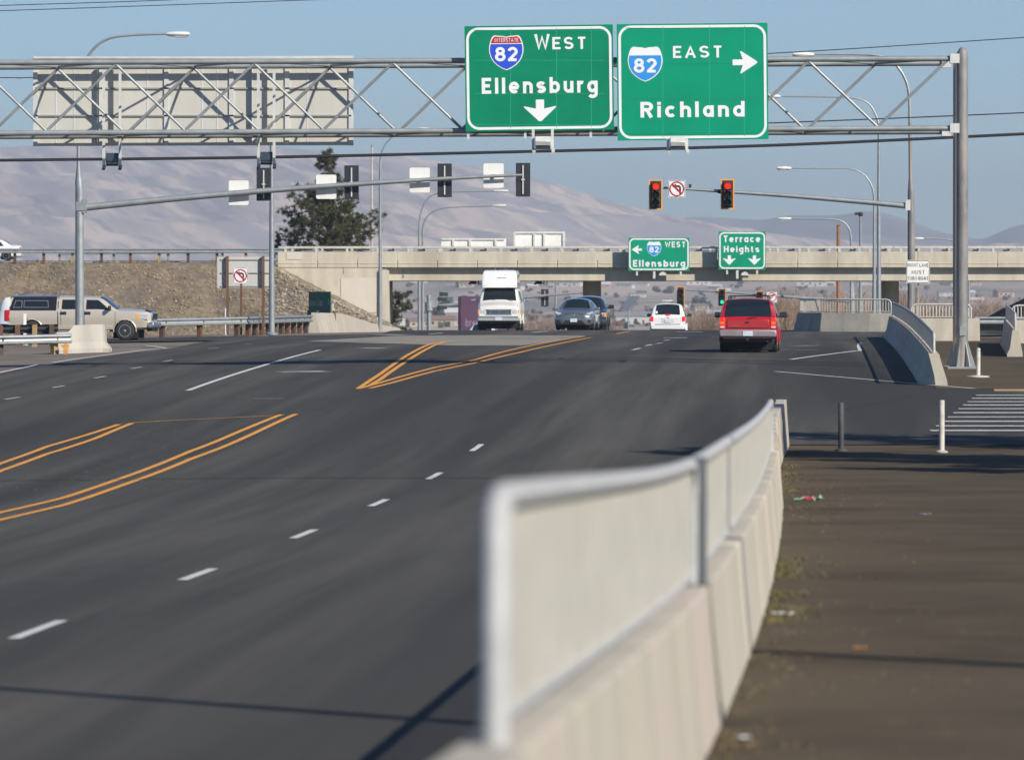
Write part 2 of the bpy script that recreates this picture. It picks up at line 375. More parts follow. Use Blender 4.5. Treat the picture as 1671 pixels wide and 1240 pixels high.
for i in range(70):
    Y = 8700 + i * 55.0; t = i / 60.0; r = []
    for k in range(181):
        u = 600 + 1700 * k / 180; X = (u - 835.5) * Y / F; Yr = 12000.0
        zt = EYE + (500 - ridge2(u)) * Yr / F
        rd = 1 - abs(noise.fractal(Vector((X * .0014 + Y * .0004, Y * .0005, 4.7)), 1.0, 2.0, 6)) * 2
        z = 30 + (zt - 30) * min(1, t) ** 1.1 + (rd - .6) * 26 * math.sin(math.pi * min(1, t)) - (40 * (t - 1) ** 2 * 30 if t > 1 else 0)
        r.append((X, Y, z))
    rows.append(r)
struct('far_mountains', MB().grid(rows), mat('far_mountain_slope', (.20, .165, .15), .95, 0, (.30, .25, .22), .004, 0, stretch=(1, .4, 1, R(-25)), fac=(.45, .6), detail=9, col3=(.8, .8, .82), scale3=.0028, fac3=(.71, .73)))
# snow scraps on the near ridge
# ---------------------------------------------------------------- lettering and sign faces
# ---------------------------------------------------------------- road-sign lettering drawn as strokes
def _arc(cx, cy, rx, ry, a0, a1, n=10): return [(cx + rx * math.cos(R(a0 + (a1 - a0) * i / n)), cy + ry * math.sin(R(a0 + (a1 - a0) * i / n))) for i in range(n + 1)]
def glyphs(h):
    T, B, M = 1 - h, h, .5; X = .74 - h; xm = (X + B) / 2; xr = (X - B) / 2; q = (T - M) / 2; q2 = (M - B) / 2
    bowl = lambda w_: _arc(w_ / 2, xm, w_ / 2, xr, 0, 360, 20)
    arch = lambda x0, w_: [(x0, B - h), (x0, X - w_ * .45)] + _arc(x0 + w_ / 2, X - w_ * .45, w_ / 2, w_ * .45, 180, 0) + [(x0 + w_, B - h)]
    S_ = lambda w_, T_, M_, B_: _arc(w_ / 2, (T_ + M_) / 2, w_ / 2, (T_ - M_) / 2, 25, 270) + _arc(w_ / 2, (M_ + B_) / 2, w_ / 2, (M_ - B_) / 2, 90, -155)[1:]
    g = {
     'E': (.48, [[(.50, T), (0, T), (0, B), (.50, B)], [(0, M), (.42, M)]]), 'W': (.80, [[(0, T + h), (.2, B), (.4, T - .1), (.6, B), (.8, T + h)]]),
     'S': (.52, [S_(.52, T, M, B)]), 'T': (.54, [[(0, T), (.54, T)], [(.27, T), (.27, B - h)]]), 'A': (.62, [[(0, B - h), (.31, T), (.62, B - h)], [(.12, .32), (.50, .32)]]),
     'R': (.52, [[(0, B - h), (0, T + h)], [(0, T), (.30, T)] + _arc(.30, M + q, .22, q, 90, -90) + [(.02, M)], [(.26, M), (.52, B - h)]]),
     'H': (.54, [[(0, B - h), (0, T + h)], [(.54, B - h), (.54, T + h)], [(0, M), (.54, M)]]), 'L': (.44, [[(0, T + h), (0, B), (.46, B)]]),
     'N': (.54, [[(0, B - h), (0, T), (.54, B), (.54, T + h)]]), 'M': (.64, [[(0, B - h), (0, T), (.32, .16), (.64, T), (.64, B - h)]]), 'I': (.0, [[(0, B - h), (0, T + h)]]),
     'U': (.54, [[(0, T + h), (0, B + .27)] + _arc(.27, B + .27, .27, .27, 180, 360) + [(.54, T + h)]]),
     'G': (.56, [_arc(.28, .5, .28, .5 - h, 40, 330, 18) + [(.56, .45), (.32, .45)]]),
     'e': (.46, [[(.03, xm - .01), (.50, xm - .01)], _arc(.23, xm, .23, xr, -2, 315, 16)]), 'l': (0, [[(0, B - h), (0, T + h)]]), 'n': (.42, [[(0, B - h), (0, X + h)], arch(0, .42)]),
     's': (.40, [S_(.40, X, xm, B)]), 'b': (.46, [[(0, B - h), (0, T + h)], bowl(.46)]), 'd': (.46, [[(.46, B - h), (.46, T + h)], bowl(.46)]),
     'u': (.42, [[(.42, X + h), (.42, B - h)], [(0, X + h), (0, B + .2)] + _arc(.21, B + .2, .21, .2, 180, 360) + [(.42, X)]]), 'r': (.28, [[(0, B - h), (0, X + h)], [(0, X - .2)] + _arc(.2, X - .2, .2, .2, 180, 65)]),
     'g': (.46, [[(.46, X + h), (.46, -.08)] + _arc(.23, -.08, .23, .17, 0, -150), bowl(.46)]), 'i': (0, [[(0, B - h), (0, X + h)], [(0, T - h * .9), (0, T + h * .9)]]),
     'c': (.42, [_arc(.23, xm, .23, xr, 45, 315, 16)]), 'h': (.42, [[(0, B - h), (0, T + h)], arch(0, .42)]), 'a': (.42, [[(.42, X + h), (.42, B - h)], _arc(.21, xm, .21, xr, 0, 360, 18)]),
     't': (.28, [[(.10, .94), (.10, B + .12)] + _arc(.22, B + .12, .12, .12, 180, 270) + [(.30, B)], [(-.04, X), (.28, X)]]), 'o': (.46, [bowl(.46)]), 'p': (.46, [[(0, -.25), (0, X + h)], bowl(.46)]),
     '8': (.48, [_arc(.24, (T + .53) / 2, .21, (T - .53) / 2, 0, 360, 20), _arc(.24, (.53 + B) / 2, .25, (.53 - B) / 2, 0, 360, 20)]),
     '2': (.48, [_arc(.24, T - .24, .24, .24, 165, -20) + [(.02, B)], [(-.06, B), (.50, B)]]), '3': (.46, [_arc(.22, (T + M) / 2, .22, q, 150, -90) + _arc(.22, (M + B) / 2, .24, q2, 90, -150)]),
    }
    return g
def text_polys(s, bold=.018, spacing=1.12):
    h = {0.0: .062, .01: .068, .02: .08, .018: .088, .03: .098, .035: .105}.get(bold, .085); g = glyphs(h); x = 0; v = []; f = []; lay = 0
    for ch in s:
        if ch == ' ': x += .42; continue
        wd, strokes = g[ch]
        for P in strokes:
            P = [q for i_, q in enumerate(P) if i_ == 0 or math.hypot(q[0] - P[i_ - 1][0], q[1] - P[i_ - 1][1]) > 1e-5]
            lay += 1; n = len(P); o = len(v); closed = math.hypot(P[0][0] - P[-1][0], P[0][1] - P[-1][1]) < 1e-5
            for i, p in enumerate(P):
                a = P[i - 1] if i else (P[-2] if closed else p); b = P[i + 1] if i < n - 1 else (P[1] if closed else p)
                d1 = (p[0] - a[0], p[1] - a[1]); d2 = (b[0] - p[0], b[1] - p[1]); l1 = math.hypot(*d1) or 0; l2 = math.hypot(*d2) or 0
                if not l1: d1, l1 = d2, l2
                if not l2: d2, l2 = d1, l1
                n1 = (-d1[1] / l1, d1[0] / l1); n2 = (-d2[1] / l2, d2[0] / l2); m = (n1[0] + n2[0], n1[1] + n2[1]); ml = math.hypot(*m) or 1; m = (m[0] / ml, m[1] / ml)
                k_ = min(1.6, 1 / max(.3, m[0] * n1[0] + m[1] * n1[1])) * h
                v.append((x + h + p[0] + m[0] * k_, p[1] + m[1] * k_, lay)); v.append((x + h + p[0] - m[0] * k_, p[1] - m[1] * k_, lay))
            for i in range(n - 1): f.append((o + 2*i, o + 2*i + 1, o + 2*i + 3, o + 2*i + 2))
        x += wd + 2 * h + (.235 if spacing > 1.1 else .13) - (h * .7 if ch in 'ELTr' else 0)
    return v, f
class Face:
    """a sign face: pixel box -> plane in the sign's own frame (origin centre, x right, z up, front at -y)"""
    def __init__(s, root, x0, y0, x1, y1, d, tilt=0.0):
        s.root = root; s.d = d; s.x0, s.y0, s.x1, s.y1 = x0, y0, x1, y1; s.k = d / F; s.cx, s.cy = (x0 + x1) / 2, (y0 + y1) / 2
        s.Wd, s.Ht = (x1 - x0) * s.k, (y1 - y0) * s.k; s.t = tilt
    def q(s, x, y, off=0.0):
        a, b = (x - s.cx) * s.k, -(y - s.cy) * s.k; c, n = math.cos(s.t), math.sin(s.t)
        return Vector((a * c - b * n, -off, a * n + b * c))
    def poly(s, name, pts, m, off, th=.006):
        mb = MB(); n = len(pts); v = [s.q(x, y, off) for x, y in pts] + [s.q(x, y, off + th) for x, y in pts]
        mb.add(v, [tuple(range(n - 1, -1, -1)), tuple(range(n, 2 * n))] + [(i, (i + 1) % n, n + (i + 1) % n, n + i) for i in range(n)])
        return build(name, mb, m, s.root, world=False, smooth=0)
    def text(s, txt, x0, y0, x1, y1, m, off, name='lettering', bold=.018, cap=None, sp=1.12):
        v, f = text_polys(txt, bold, sp); xs = [p[0] for p in v]
        ch, cb = 1.0, 0.0; a, b = min(xs), max(xs)
        mb = MB(); mb.add([s.q(x0 + (x - a) / (b - a) * (x1 - x0), y1 - (y - cb) / (ch - cb) * (y1 - y0), off + .0005 * z) for x, y, z in v], [t[::-1] for t in f] )
        return build(name, mb, m, s.root, world=False, smooth=0)
    def text2(s, parts, m, off):
        mb = MB()
        for (txt, x0, y0, x1, y1) in parts:
            v, f = text_polys(txt, .018, 1.12); xs = [p[0] for p in v]; ch, cb = 1.0, 0.0; a, b = min(xs), max(xs)
            mb.add([s.q(x0 + (x - a) / (b - a) * (x1 - x0), y1 - (y - cb) / (ch - cb) * (y1 - y0), off + .0005 * z) for x, y, z in v], [t[::-1] for t in f])
        return build('lettering', mb, m, s.root, world=False, smooth=0)
    def border(s, inset, wd, rad, m, off, name='border'):
        def rr(i, r):
            x0, y0, x1, y1 = s.x0 + i, s.y0 + i, s.x1 - i, s.y1 - i; pts = []
            for (cx, cy, a0) in ((x1 - r, y0 + r, -90), (x1 - r, y1 - r, 0), (x0 + r, y1 - r, 90), (x0 + r, y0 + r, 180)):
                for k in range(9): a = R(a0 + 90 * k / 8); pts.append((cx + r * math.cos(a), cy + r * math.sin(a)))
            return pts
        A, B = rr(inset, rad), rr(inset + wd, max(.5, rad - wd)); n = len(A)
        mb = MB(); mb.add([s.q(x, y, off) for x, y in A] + [s.q(x, y, off) for x, y in B], [(i, n + i, n + (i + 1) % n, (i + 1) % n) for i in range(n)])
        return build(name, mb, m, s.root, world=False, smooth=0)
    def ring(s, cx, cy, r0, r1, m, off, name='ring'):
        mb = MB(); n = 32; c = [(math.cos(2 * math.pi * k / n), math.sin(2 * math.pi * k / n)) for k in range(n)]
        mb.add([s.q(cx + a * r1, cy + b * r1, off) for a, b in c] + [s.q(cx + a * r0, cy + b * r0, off) for a, b in c], [(i, n + i, n + (i + 1) % n, (i + 1) % n) for i in range(n)])
        return build(name, mb, m, s.root, world=False, smooth=0)
    def plate(s, m, th=.05, name='plate'):
        return s.poly(name, [(s.x0, s.y0), (s.x1, s.y0), (s.x1, s.y1), (s.x0, s.y1)], m, -th, th)
def shield_pts(x0, y0, x1, y1, inset=0.0, top=None, bottom=None):
    half = [(0, .045), (.10, .02), (.22, .015), (.34, .0), (.385, .03), (.42, .075), (.455, .16), (.485, .27), (.5, .38), (.49, .50), (.45, .63), (.38, .75), (.27, .86), (.13, .95), (0, 1.0)]
    w_, h_ = x1 - x0, y1 - y0; cx = (x0 + x1) / 2; out = []
    R_ = [(cx + (w_ - 2 * inset) * a, y0 + inset + (h_ - 2 * inset) * b) for a, b in half]
    Lf_ = [(2 * cx - x, y) for x, y in reversed(R_[1:-1])]
    pts = R_ + Lf_
    def clip(pts, yc, keep_above):
        o = []
        for i, p in enumerate(pts):
            q = pts[(i + 1) % len(pts)]; ip = (p[1] <= yc) == keep_above; iq = (q[1] <= yc) == keep_above
            if ip: o.append(p)
            if ip != iq: t = (yc - p[1]) / (q[1] - p[1]); o.append((p[0] + (q[0] - p[0]) * t, yc))
        return o
    if top is not None: pts = clip(pts, y0 + h_ * top, True)
    if bottom is not None: pts = clip(pts, y0 + h_ * bottom, False)
    return pts
def shield(fc, x0, y0, x1, y1, blue, red, off, inter=False):
    w_ = x1 - x0; h_ = y1 - y0
    sh = fc.poly('route_shield', shield_pts(x0, y0, x1, y1), SWHITE, off, .004)
    rt = fc.root; fc.root = sh
    fc.poly('shield_field', shield_pts(x0, y0, x1, y1, w_ * .03, bottom=.25), blue, off + .006, .003)
    if red: fc.poly('shield_crown', shield_pts(x0, y0, x1, y1, w_ * .03, top=.225), red, off + .006, .003)
    fc.text('82', x0 + w_ * .17, y0 + h_ * .335, x0 + w_ * .83, y0 + h_ * .745, SWHITE, off + .013, 'route_number', .03, '8', 1.05)
    if inter: fc.text('INTERSTATE', x0 + w_ * .17, y0 + h_ * .085, x0 + w_ * .85, y0 + h_ * .19, SWHITE, off + .013, 'lettering', .01)
    fc.root = rt
def arrow(fc, cx, cy, L, Wd, ang, m, off):
    # points down for ang=0
    P = [(-.13, -.5), (.13, -.5), (.13, -.08), (.5, -.2), (.5, -.14), (.04, .5), (-.04, .5), (-.5, -.14), (-.5, -.2), (-.13, -.08)]
    c, s_ = math.cos(ang), math.sin(ang); return fc.poly('arrow', [(cx + (a * Wd * c - b * L * s_), cy + (a * Wd * s_ + b * L * c)) for a, b in P], m, off, .004)
def noturn(root, fc, right=False):
    s_ = fc.x1 - fc.x0; cx, cy = fc.cx, fc.cy; fl = -1 if right else 1
    fc.plate(SWHITE, .02); fc.border(s_ * .02, s_ * .025, s_ * .08, SBLACK, .004)
    A = [(.14, .30), (.24, .30), (.24, -.10), (.14, -.21), (-.06, -.21), (-.06, -.30), (-.27, -.15), (-.06, -.01), (-.06, -.10), (.10, -.10), (.14, -.06)]
    fc.poly('turn_arrow', [(cx + fl * a * s_, cy + b * s_) for a, b in A], SBLACK, .004, .003)
    fc.ring(cx, cy, s_ * .36, s_ * .435, SRED, .010, 'red_ring')
    d = .27; wq = .035
    fc.poly('red_slash', [(cx - fl * (d + wq) * s_, cy - (d - wq) * s_), (cx - fl * (d - wq) * s_, cy - (d + wq) * s_), (cx + fl * (d + wq) * s_, cy + (d - wq) * s_), (cx + fl * (d - wq) * s_, cy + (d + wq) * s_)], SRED, .009, .003)

# ---------------------------------------------------------------- sign gantry over the road
GY = 158.0; GD = 3.0
def gp(x, y, dy=0.0): p = W(x, y, GY); p.y += dy; return p
gc = W(1570, 601, GY); gc.z = G(gc.x, GY)
gan = thing('sign_gantry', 'tubular steel truss gantry spanning the whole road with its near column on the right pavement', 'sign gantry', (gc.x, GY, gc.z))
XL, XR = W(-330, 0, GY).x, gc.x
def zt(X): return 9.76 + (9.87 - 9.76) * (X + 14.2) / 26.7
def zb(X): return 7.80 + (7.94 - 7.80) * (X + 14.2) / 26.7
for dy in (0, GD):
    for zf in (zt, zb):
        build('chord', MB().tube([(XL, GY + dy, zf(XL)), (XR - .2, GY + dy, zf(XR))], .078, 12), GALVD, gan)
xt = [W(1545 - 226 * k, 0, GY).x for k in range(9)]; xb = [W(1432 - 226 * k, 0, GY).x for k in range(9)]
def seq(a, b):
    o = []
    for i in range(len(a)):
        o.append((a[i], 0)); o.append((b[i], 1))
    return o
for dy, sq in ((0, seq(xt, xb)), (GD, seq([W(1432 - 226 * k + 5, 0, GY).x for k in range(9)], [W(1319 - 226 * k + 5, 0, GY).x for k in range(9)]))):
    prev = None
    mbd = MB()
    for (X, b) in sq:
        p = Vector((X, GY + dy, (zb(X) + .05) if b else (zt(X) - .05)))
        if prev: build('diagonal_brace', MB().tube([prev, p], .040, 8), GALVD, gan)
        prev = p
for k in range(9):
    build('top_strut', MB().tube([(xt[k], GY, zt(xt[k])), (W(1432 - 226 * k + 5, 0, GY).x, GY + GD, zt(xt[k]))], .034, 6).tube([(W(1432 - 226 * k + 5, 0, GY).x, GY + GD, zt(xt[k])), (xt[k] - 3.85, GY, zt(xt[k]))], .034, 6), GALVD, gan)
    build('bottom_strut', MB().tube([(xb[k], GY, zb(xb[k])), (xb[k] - 1.9, GY + GD, zb(xb[k]))], .034, 6).tube([(xb[k] - 1.9, GY + GD, zb(xb[k])), (xb[k] - 3.85, GY, zb(xb[k]))], .034, 6), GALVD, gan)
for X0 in (XR, XL):
    gz = G(X0, GY)
    for dy in (0, GD):
        X = X0 + (.135 if dy and X0 > 0 else 0)
        build('column', MB().lathe([(.165, gz), (.16, gz + 8.6), (.15, gz + 8.75), (.10, gz + 8.87), (.03, gz + 8.92)], (X, GY + dy, 0), 'Z', 20), POLEC, gan)
        mb = MB()
        for a in (0, 60, 120, 180, 240, 300):
            c, s_ = math.cos(R(a)), math.sin(R(a))
            mb.prism([(.14, .04), (.38, .04), (.16, .75), (.14, .75)], (X, GY + dy, gz), (c, s_, 0), (0, 0, 1), (-s_, c, 0), .02)
        mb.box((X, GY + dy, gz + .03), (.85, .85, .06)).box((X - .0, GY + dy - .17, gz + 1.05), (.16, .05, .26))
        build('base_plate', mb, GALV, gan)
    X = X0; sgn = -1 if X > 0 else 1
    for zf in (zt, zb):
        for dy in (0, GD): build('chord_bracket', MB().box((X + sgn * .22, GY + dy - .02, zf(X)), (.26, .24, .26)), ALUB, gan)

def bracket_light(name, label, x0, x1, ytop, ylamp, dy, d=GY, grp='sign lights hung under the gantry', front=True):
    k = d / F; a = W(x0, ytop, d); b = W(x1, ylamp, d); lz = b.z
    t = thing(name, label, 'sign light', (a.x + (b.x - a.x) / 2, d + dy, lz), 0, grp)
    for X in (a.x + .05, b.x - .05):
        build('hanger_beam', MB().box((X, d + dy, (a.z + lz) / 2), (.075, .09, a.z - lz)), ALUB, t)
        build('foot', MB().box((X + .02, d + dy - .25, lz - .03), (.09, .40, .06), rx=.25), ALUB if front else DKPLAS, t)
    X0, X1 = a.x + .10, b.x - .10; s_ = -1 if front else 1
    mb = MB(); mb.prism([(0, -.12), (.28, -.10), (.33, .02), (.22, .15), (.03, .17), (-.02, .05)], (X0, d + dy + s_ * .05, lz + .22), (0, s_, 0), (0, 0, 1), (1, 0, 0), X1 - X0)
    build('housing', mb, ALUB if front else mat('dark_lamp_housing', (.03, .05, .065), .3, 0, (.05, .07, .09), 4), t, smooth=40, bevel=.015)
    build('lens', MB().box(((X0 + X1) / 2, d + dy + s_ * .18, lz + .06), (X1 - X0 - .02, .26, .07)), DKPLAS, t)
    return t
# green signs
t = thing('overhead_sign', 'green overhead sign with red topped shield and the words West Ellensburg above a down arrow', 'road sign', W(880, 128, GY - .45))
fc = Face(t, 759, 42, 1001, 213.5, GY - .45, R(.75)); fc.plate(GREEN)
fc.border(2.5, 4.2, 20, SWHITE, .004); shield(fc, 798.5, 57.5, 855, 114.5, SBLUE, SRED, .004, True)
fc.text2([('W', 872.5, 56.5, 898, 81.5), ('EST', 902, 61.5, 956, 81.5)], SWHITE, .005)
fc.text('Ellensburg', 786, 126.5, 975, 152.5, SWHITE, .005, cap='E', bold=.035)
arrow(fc, 880.5, 180.5, 35, 52, 0, SWHITE, .004)
SEAM = mat('sign_seam', (.02, .36, .22), .5)
RIV = mat('sign_rivet', (.02, .30, .18), .4)
def rivets(fc, t, ys, m):
    for y in ys: build('stiffener_line', MB().box(fc.q(fc.cx, y, .001), (fc.Wd - .5, .006, .014)), m, t, world=False, smooth=0)
rivets(fc, t, (50, 99, 153, 204), RIV)
for x in (833, 908, 965): build('panel_seam', MB().box(fc.q(x, 128, .002), (.016, .006, 2.75)), SEAM, t, world=False)
mb = MB()
for x in (764, 857, 964): mb.box(fc.q(x, 136, -.12), (.07, .1, 3.05))
build('mounting_post', mb, ALUB, t, world=False)
t = thing('overhead_sign', 'green overhead sign with pale blue shield and the words East Richland beside a right arrow', 'road sign', W(1130, 134, GY - .45))
fc = Face(t, 1006.5, 39.5, 1252.5, 229, GY - .45, R(.55)); fc.plate(GREEN2)
fc.border(2.5, 4.2, 20, SWHITE, .004); shield(fc, 1024, 76.5, 1081, 133.5, SBLUE2, None, .004)
fc.text('EAST', 1098, 76, 1177, 95.5, SWHITE, .005); arrow(fc, 1215, 103.5, 40, 36, R(-90), SWHITE, .004)
fc.text('Richland', 1044, 166.5, 1214, 192, SWHITE, .005, cap='R', bold=.035)
rivets(fc, t, (47, 105, 162, 219), mat('sign_rivet_new', (.01, .20, .11), .4))
for x in (1081, 1157, 1214): build('panel_seam', MB().box(fc.q(x, 134, .002), (.016, .006, 3.05)), SEAM, t, world=False)
mb = MB()
for x in (1015, 1105, 1240): mb.box(fc.q(x, 134, -.12), (.07, .1, 3.1))
build('mounting_post', mb, ALUB, t, world=False)
bracket_light('sign_light', 'white sign light hung under the West Ellensburg sign', 867, 904, 212, 247, -.75)
bracket_light('sign_light', 'white sign light hung under the East Richland sign', 1086, 1122, 228, 248, -.75)
# back of the left sign board
BY = GY + GD + .35
t = thing('sign_board_back', 'beige back of a wide overhead sign fixed to the far side of the gantry', 'road sign', W(316, 165, BY))
fc = Face(t, 55, 92, 577, 237, BY)
fc.poly('sheet', [(55, 93.5), (577, 91.5), (577, 237), (55, 238.5)], ALU, 0, .03)
for i, x in enumerate((58.5, 166, 272, 378, 469, 573)): build('post_beam', MB().box(fc.q(x, 165, .055), (.13, .05, 2.52)), ALUB, t, world=False)
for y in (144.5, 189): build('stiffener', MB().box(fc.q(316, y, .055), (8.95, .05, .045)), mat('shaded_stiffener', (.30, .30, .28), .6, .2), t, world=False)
for x in (92, 122, 241, 330, 355, 412, 502): build('seam_strip', MB().box(fc.q(x, 165, .034), (.03, .010, 2.48)), mat('pale_seam', (.62, .66, .68), .5, .2), t, world=False)
build('top_rim', MB().box(fc.q(316, 94.5, .06), (9.05, .10, .06)), ALUB, t, world=False)
bracket_light('sign_light', 'dark sign light between pale beams under the sign back, left one of the two', 154, 187, 93, 268, GD + .02, front=False)
bracket_light('sign_light', 'dark sign light between pale beams under the sign back, right one of the two', 411, 443, 92, 266, GD + .02, front=False)

# ---------------------------------------------------------------- traffic signals
def signal_head(name, label, cx, y0, y1, wpx, d, front, lit, dy, grp, body_only=None):
    k = d / F; Hh = (y1 - y0) * k; Wd = wpx * k; c = W(cx, (y0 + y1) / 2, d); c.y += dy
    t = thing(name, label, 'traffic light', c, 0, grp); q = -1 if front else 1
    e = .045
    build('backplate', MB().box((0, 0, 0), (Wd - 2 * e * (1 if front else 0), .02, Hh - 2 * e * (1 if front else 0))), DKPLAS, t, world=False)
    if front:
        mb = MB(); mb.box((-Wd / 2 + e / 2, 0, 0), (e, .024, Hh)).box((Wd / 2 - e / 2, 0, 0), (e, .024, Hh)).box((0, 0, Hh / 2 - e / 2), (Wd - 2 * e, .024, e)).box((0, 0, -Hh / 2 + e / 2), (Wd - 2 * e, .024, e))
        build('yellow_edge', mb, ORANGE, t, world=False)
    hs = Hh * .80 / 3; wb = Wd * .60
    for i in range(3):
        z = hs * (1 - i)
        hb = build('housing', MB().box((0, -q * (-.1), z), (wb, .18, hs * .96)), SIGBACK if not front else DKPLAS, t, world=False, bevel=.012)
        lm = [(LENSR0, LENSR), (LENSY0, LENSY0), (LENSG0, LENSG)][i][1 if lit == i else 0]
        if front:
            yb = -.195
            build('lens', MB().lathe([(hs * .40, 0), (hs * .38, -.02), (hs * .25, -.045), (.02, -.055)], (0, yb + .01, z), 'Y', 20), lm, t, world=False)
            vb = MB(); n = 14; rows = []
            for (yy, rr_) in ((yb, hs * .44), (yb - .20, hs * .44)):
                rows.append([(rr_ * math.cos(R(-30 + 240 * k_ / n)), yy + (.0), z + rr_ * math.sin(R(-30 + 240 * k_ / n))) for k_ in range(n + 1)])
            vb.grid(rows); build('visor', vb, DKPLAS, t, world=False)
    if not front:
        build('mounting_bracket', MB().box((0, -.03, 0), (.045, .04, Hh * .86)).box((.0, -.05, .0), (.12, .03, .05)), ALUB, t, world=False)
        for i in range(3): pass
    return t
def lamp_head(t, p, L, d):
    # cobra-head luminaire growing from p along d
    dv = Vector(d).normalized(); mb = MB(); rows = []
    for (s_, w_, h_) in ((0, .05, .05), (.12, .10, .08), (.45, .17, .10), (.85, .17, .09), (.98, .12, .06), (1.0, .05, .03)):
        o = Vector(p) + dv * (L * s_); sd = Vector((-dv.y, dv.x, 0))
        rows.append([tuple(o + sd * (w_ * math.cos(R(a)) ) + Vector((0, 0, h_ * math.sin(R(a))))) for a in range(0, 360, 36)])
    mb.grid(rows, closed=True); n = 10; o = len(mb.v) - n; mb.f.append(tuple(range(n))[::-1]); mb.m.append(0); mb.f.append(tuple(range(o, o + n))); mb.m.append(0)
    lh = build('lamp_head', mb, mat('lamp_head_paint', (.72, .71, .66), .5, .1), t, world=True)
    ll = MB().box(Vector(p) + dv * (L * .62) + Vector((0, 0, -.10)), (L * .5 if abs(dv.x) > .5 else .24, .24 if abs(dv.x) > .5 else L * .5, .05))
    build('lens', ll, mat('lamp_lens', (.35, .36, .36), .2), t)
    return lh
def bez(pts, d, sub=4):
    P = [W(x, y, d) for x, y in pts]; out = []
    for i in range(len(P) - 1):
        p0, p1, p2, p3 = P[max(i-1, 0)], P[i], P[i+1], P[min(i+2, len(P)-1)]
        for k in range(sub):
            t = k / sub; out.append(.5 * ((2*p1) + (p2-p0)*t + (2*p0-5*p1+4*p2-p3)*t*t + (3*p1-p0-3*p2+p3)*t**3))
    out.append(P[-1]); return out
def street_lamp(label, pole, arm, head, d, r0=.10, r1=.055, ra=.035, grp='street lamps', cat='street lamp', m=None):
    """pole: [x, ytop] px, down to the ground; arm: px points to the lamp head; head: (xa, xb, y)"""
    x, yt = pole; p = W(x, yt, d); gz = G(p.x, d) if d < 1500 else p.z; m = m or GALV
    t = thing('street_lamp', label, cat, (p.x, d, gz), 0, grp)
    build('pole', MB().tube([(p.x, d, gz - .1), (p.x, d, gz + .3), (p.x, d, p.z)], [r0, r0 * .98, r1], 12).lathe([(r0 * 1.8, gz), (r0 * 1.8, gz + .08), (r0 * 1.05, gz + .12)], (p.x, d, 0), 'Z', 12), m, t)
    q = bez([(x, yt)] + arm, d); n = len(q)
    build('arm', MB().tube(q, [r1 + (ra - r1) * min(1, i / (n * .4)) for i in range(n)], 8), m, t)
    a, b = W(head[0], head[2], d), W(head[1], head[2], d)
    lamp_head(t, a, abs(b.x - a.x), (1 if b.x > a.x else -1, 0, 0)); return t

# left signal mast (on the concrete block)
D1 = 195.0
p0 = W(130, 560, D1); g0 = G(p0.x, D1)
mast = thing('signal_mast', 'tall galvanised signal mast on the concrete barrier end, its arm reaching right with signals', 'signal mast', (p0.x, D1, g0), 0, 'signal masts')
pt = [(130, 300), (128.3, 268), (128.3, 238)]
build('pole', MB().tube([(p0.x, D1, g0), W(130, 312, D1), W(129, 296, D1), W(128.4, 272, D1), W(128.3, 240, D1)], [.155, .145, .13, .065, .062], 16), GALV, mast)
q = bez([(128.3, 240), (130, 150), (139, 108), (152, 82), (175, 65), (210, 58.5), (274, 56)], D1)
build('lamp_arm', MB().tube(q, [.062 - .028 * i / len(q) for i in range(len(q))], 8), GALV, mast)
a, b = W(272, 56.5, D1), W(310, 57, D1); lamp_head(mast, a, b.x - a.x, (1, 0, 0))
q = bez([(137, 339), (300, 323), (480, 308), (640, 297), (760, 290), (852, 286)], D1)
build('signal_arm', MB().tube(q, [.125 - .08 * i / (len(q) - 1) for i in range(len(q))], 12), GALV, mast)
build('arm_flange', MB().box(W(138, 337, D1), (.16, .30, .46)).box(W(133, 337, D1), (.34, .34, .30)), GALV, mast)
for i, (cx, ya, yb) in enumerate(((430, 274, 328), (573.5, 270, 325), (725.5, 267, 322), (853.5, 266, 321))):
    signal_head('traffic_light', ['black signal seen from behind on the left mast arm, closest to the mast', 'black signal seen from behind on the left mast arm, in front of the pine tree', 'black signal seen from behind on the left mast arm, between two white plates', 'black signal seen from behind at the tip of the left mast arm'][i], cx, ya, yb, 23.5, D1, False, -1, .22, 'signals on the left mast arm')
for i, (xa, ya, xb, yb) in enumerate(((373.5, 295, 406, 335), (516, 285.5, 549, 325), (668.5, 274, 701.5, 314.5), (789, 267, 822, 307))):
    t = thing('sign_plate', ['blank white sign back on the left mast arm, closest to the mast', 'blank white sign back on the left mast arm, in front of the pine tree', 'blank white sign back on the left mast arm, third out from the mast', 'blank white sign back on the left mast arm, nearest the tip signal'][i], 'road sign', W((xa + xb) / 2, (ya + yb) / 2, D1 + .22), 0, 'blank sign backs on the left mast arm')
    fc = Face(t, xa, ya, xb, yb, D1 + .22); r_ = 2.5; pts = []
    for (cx, cy, a0) in ((xb - r_, ya + r_, -90), (xb - r_, yb - r_, 0), (xa + r_, yb - r_, 90), (xa + r_, ya + r_, 180)):
        for k in range(4): pts.append((cx + r_ * math.cos(R(a0 + 30 * k)), cy + r_ * math.sin(R(a0 + 30 * k))))
    fc.poly('plate', pts, WHITEP, 0, .02)
    build('clamp', MB().box((0, -.06, (0 if i else .0)), (.10, .08, .12)), ALUB, t, world=False)
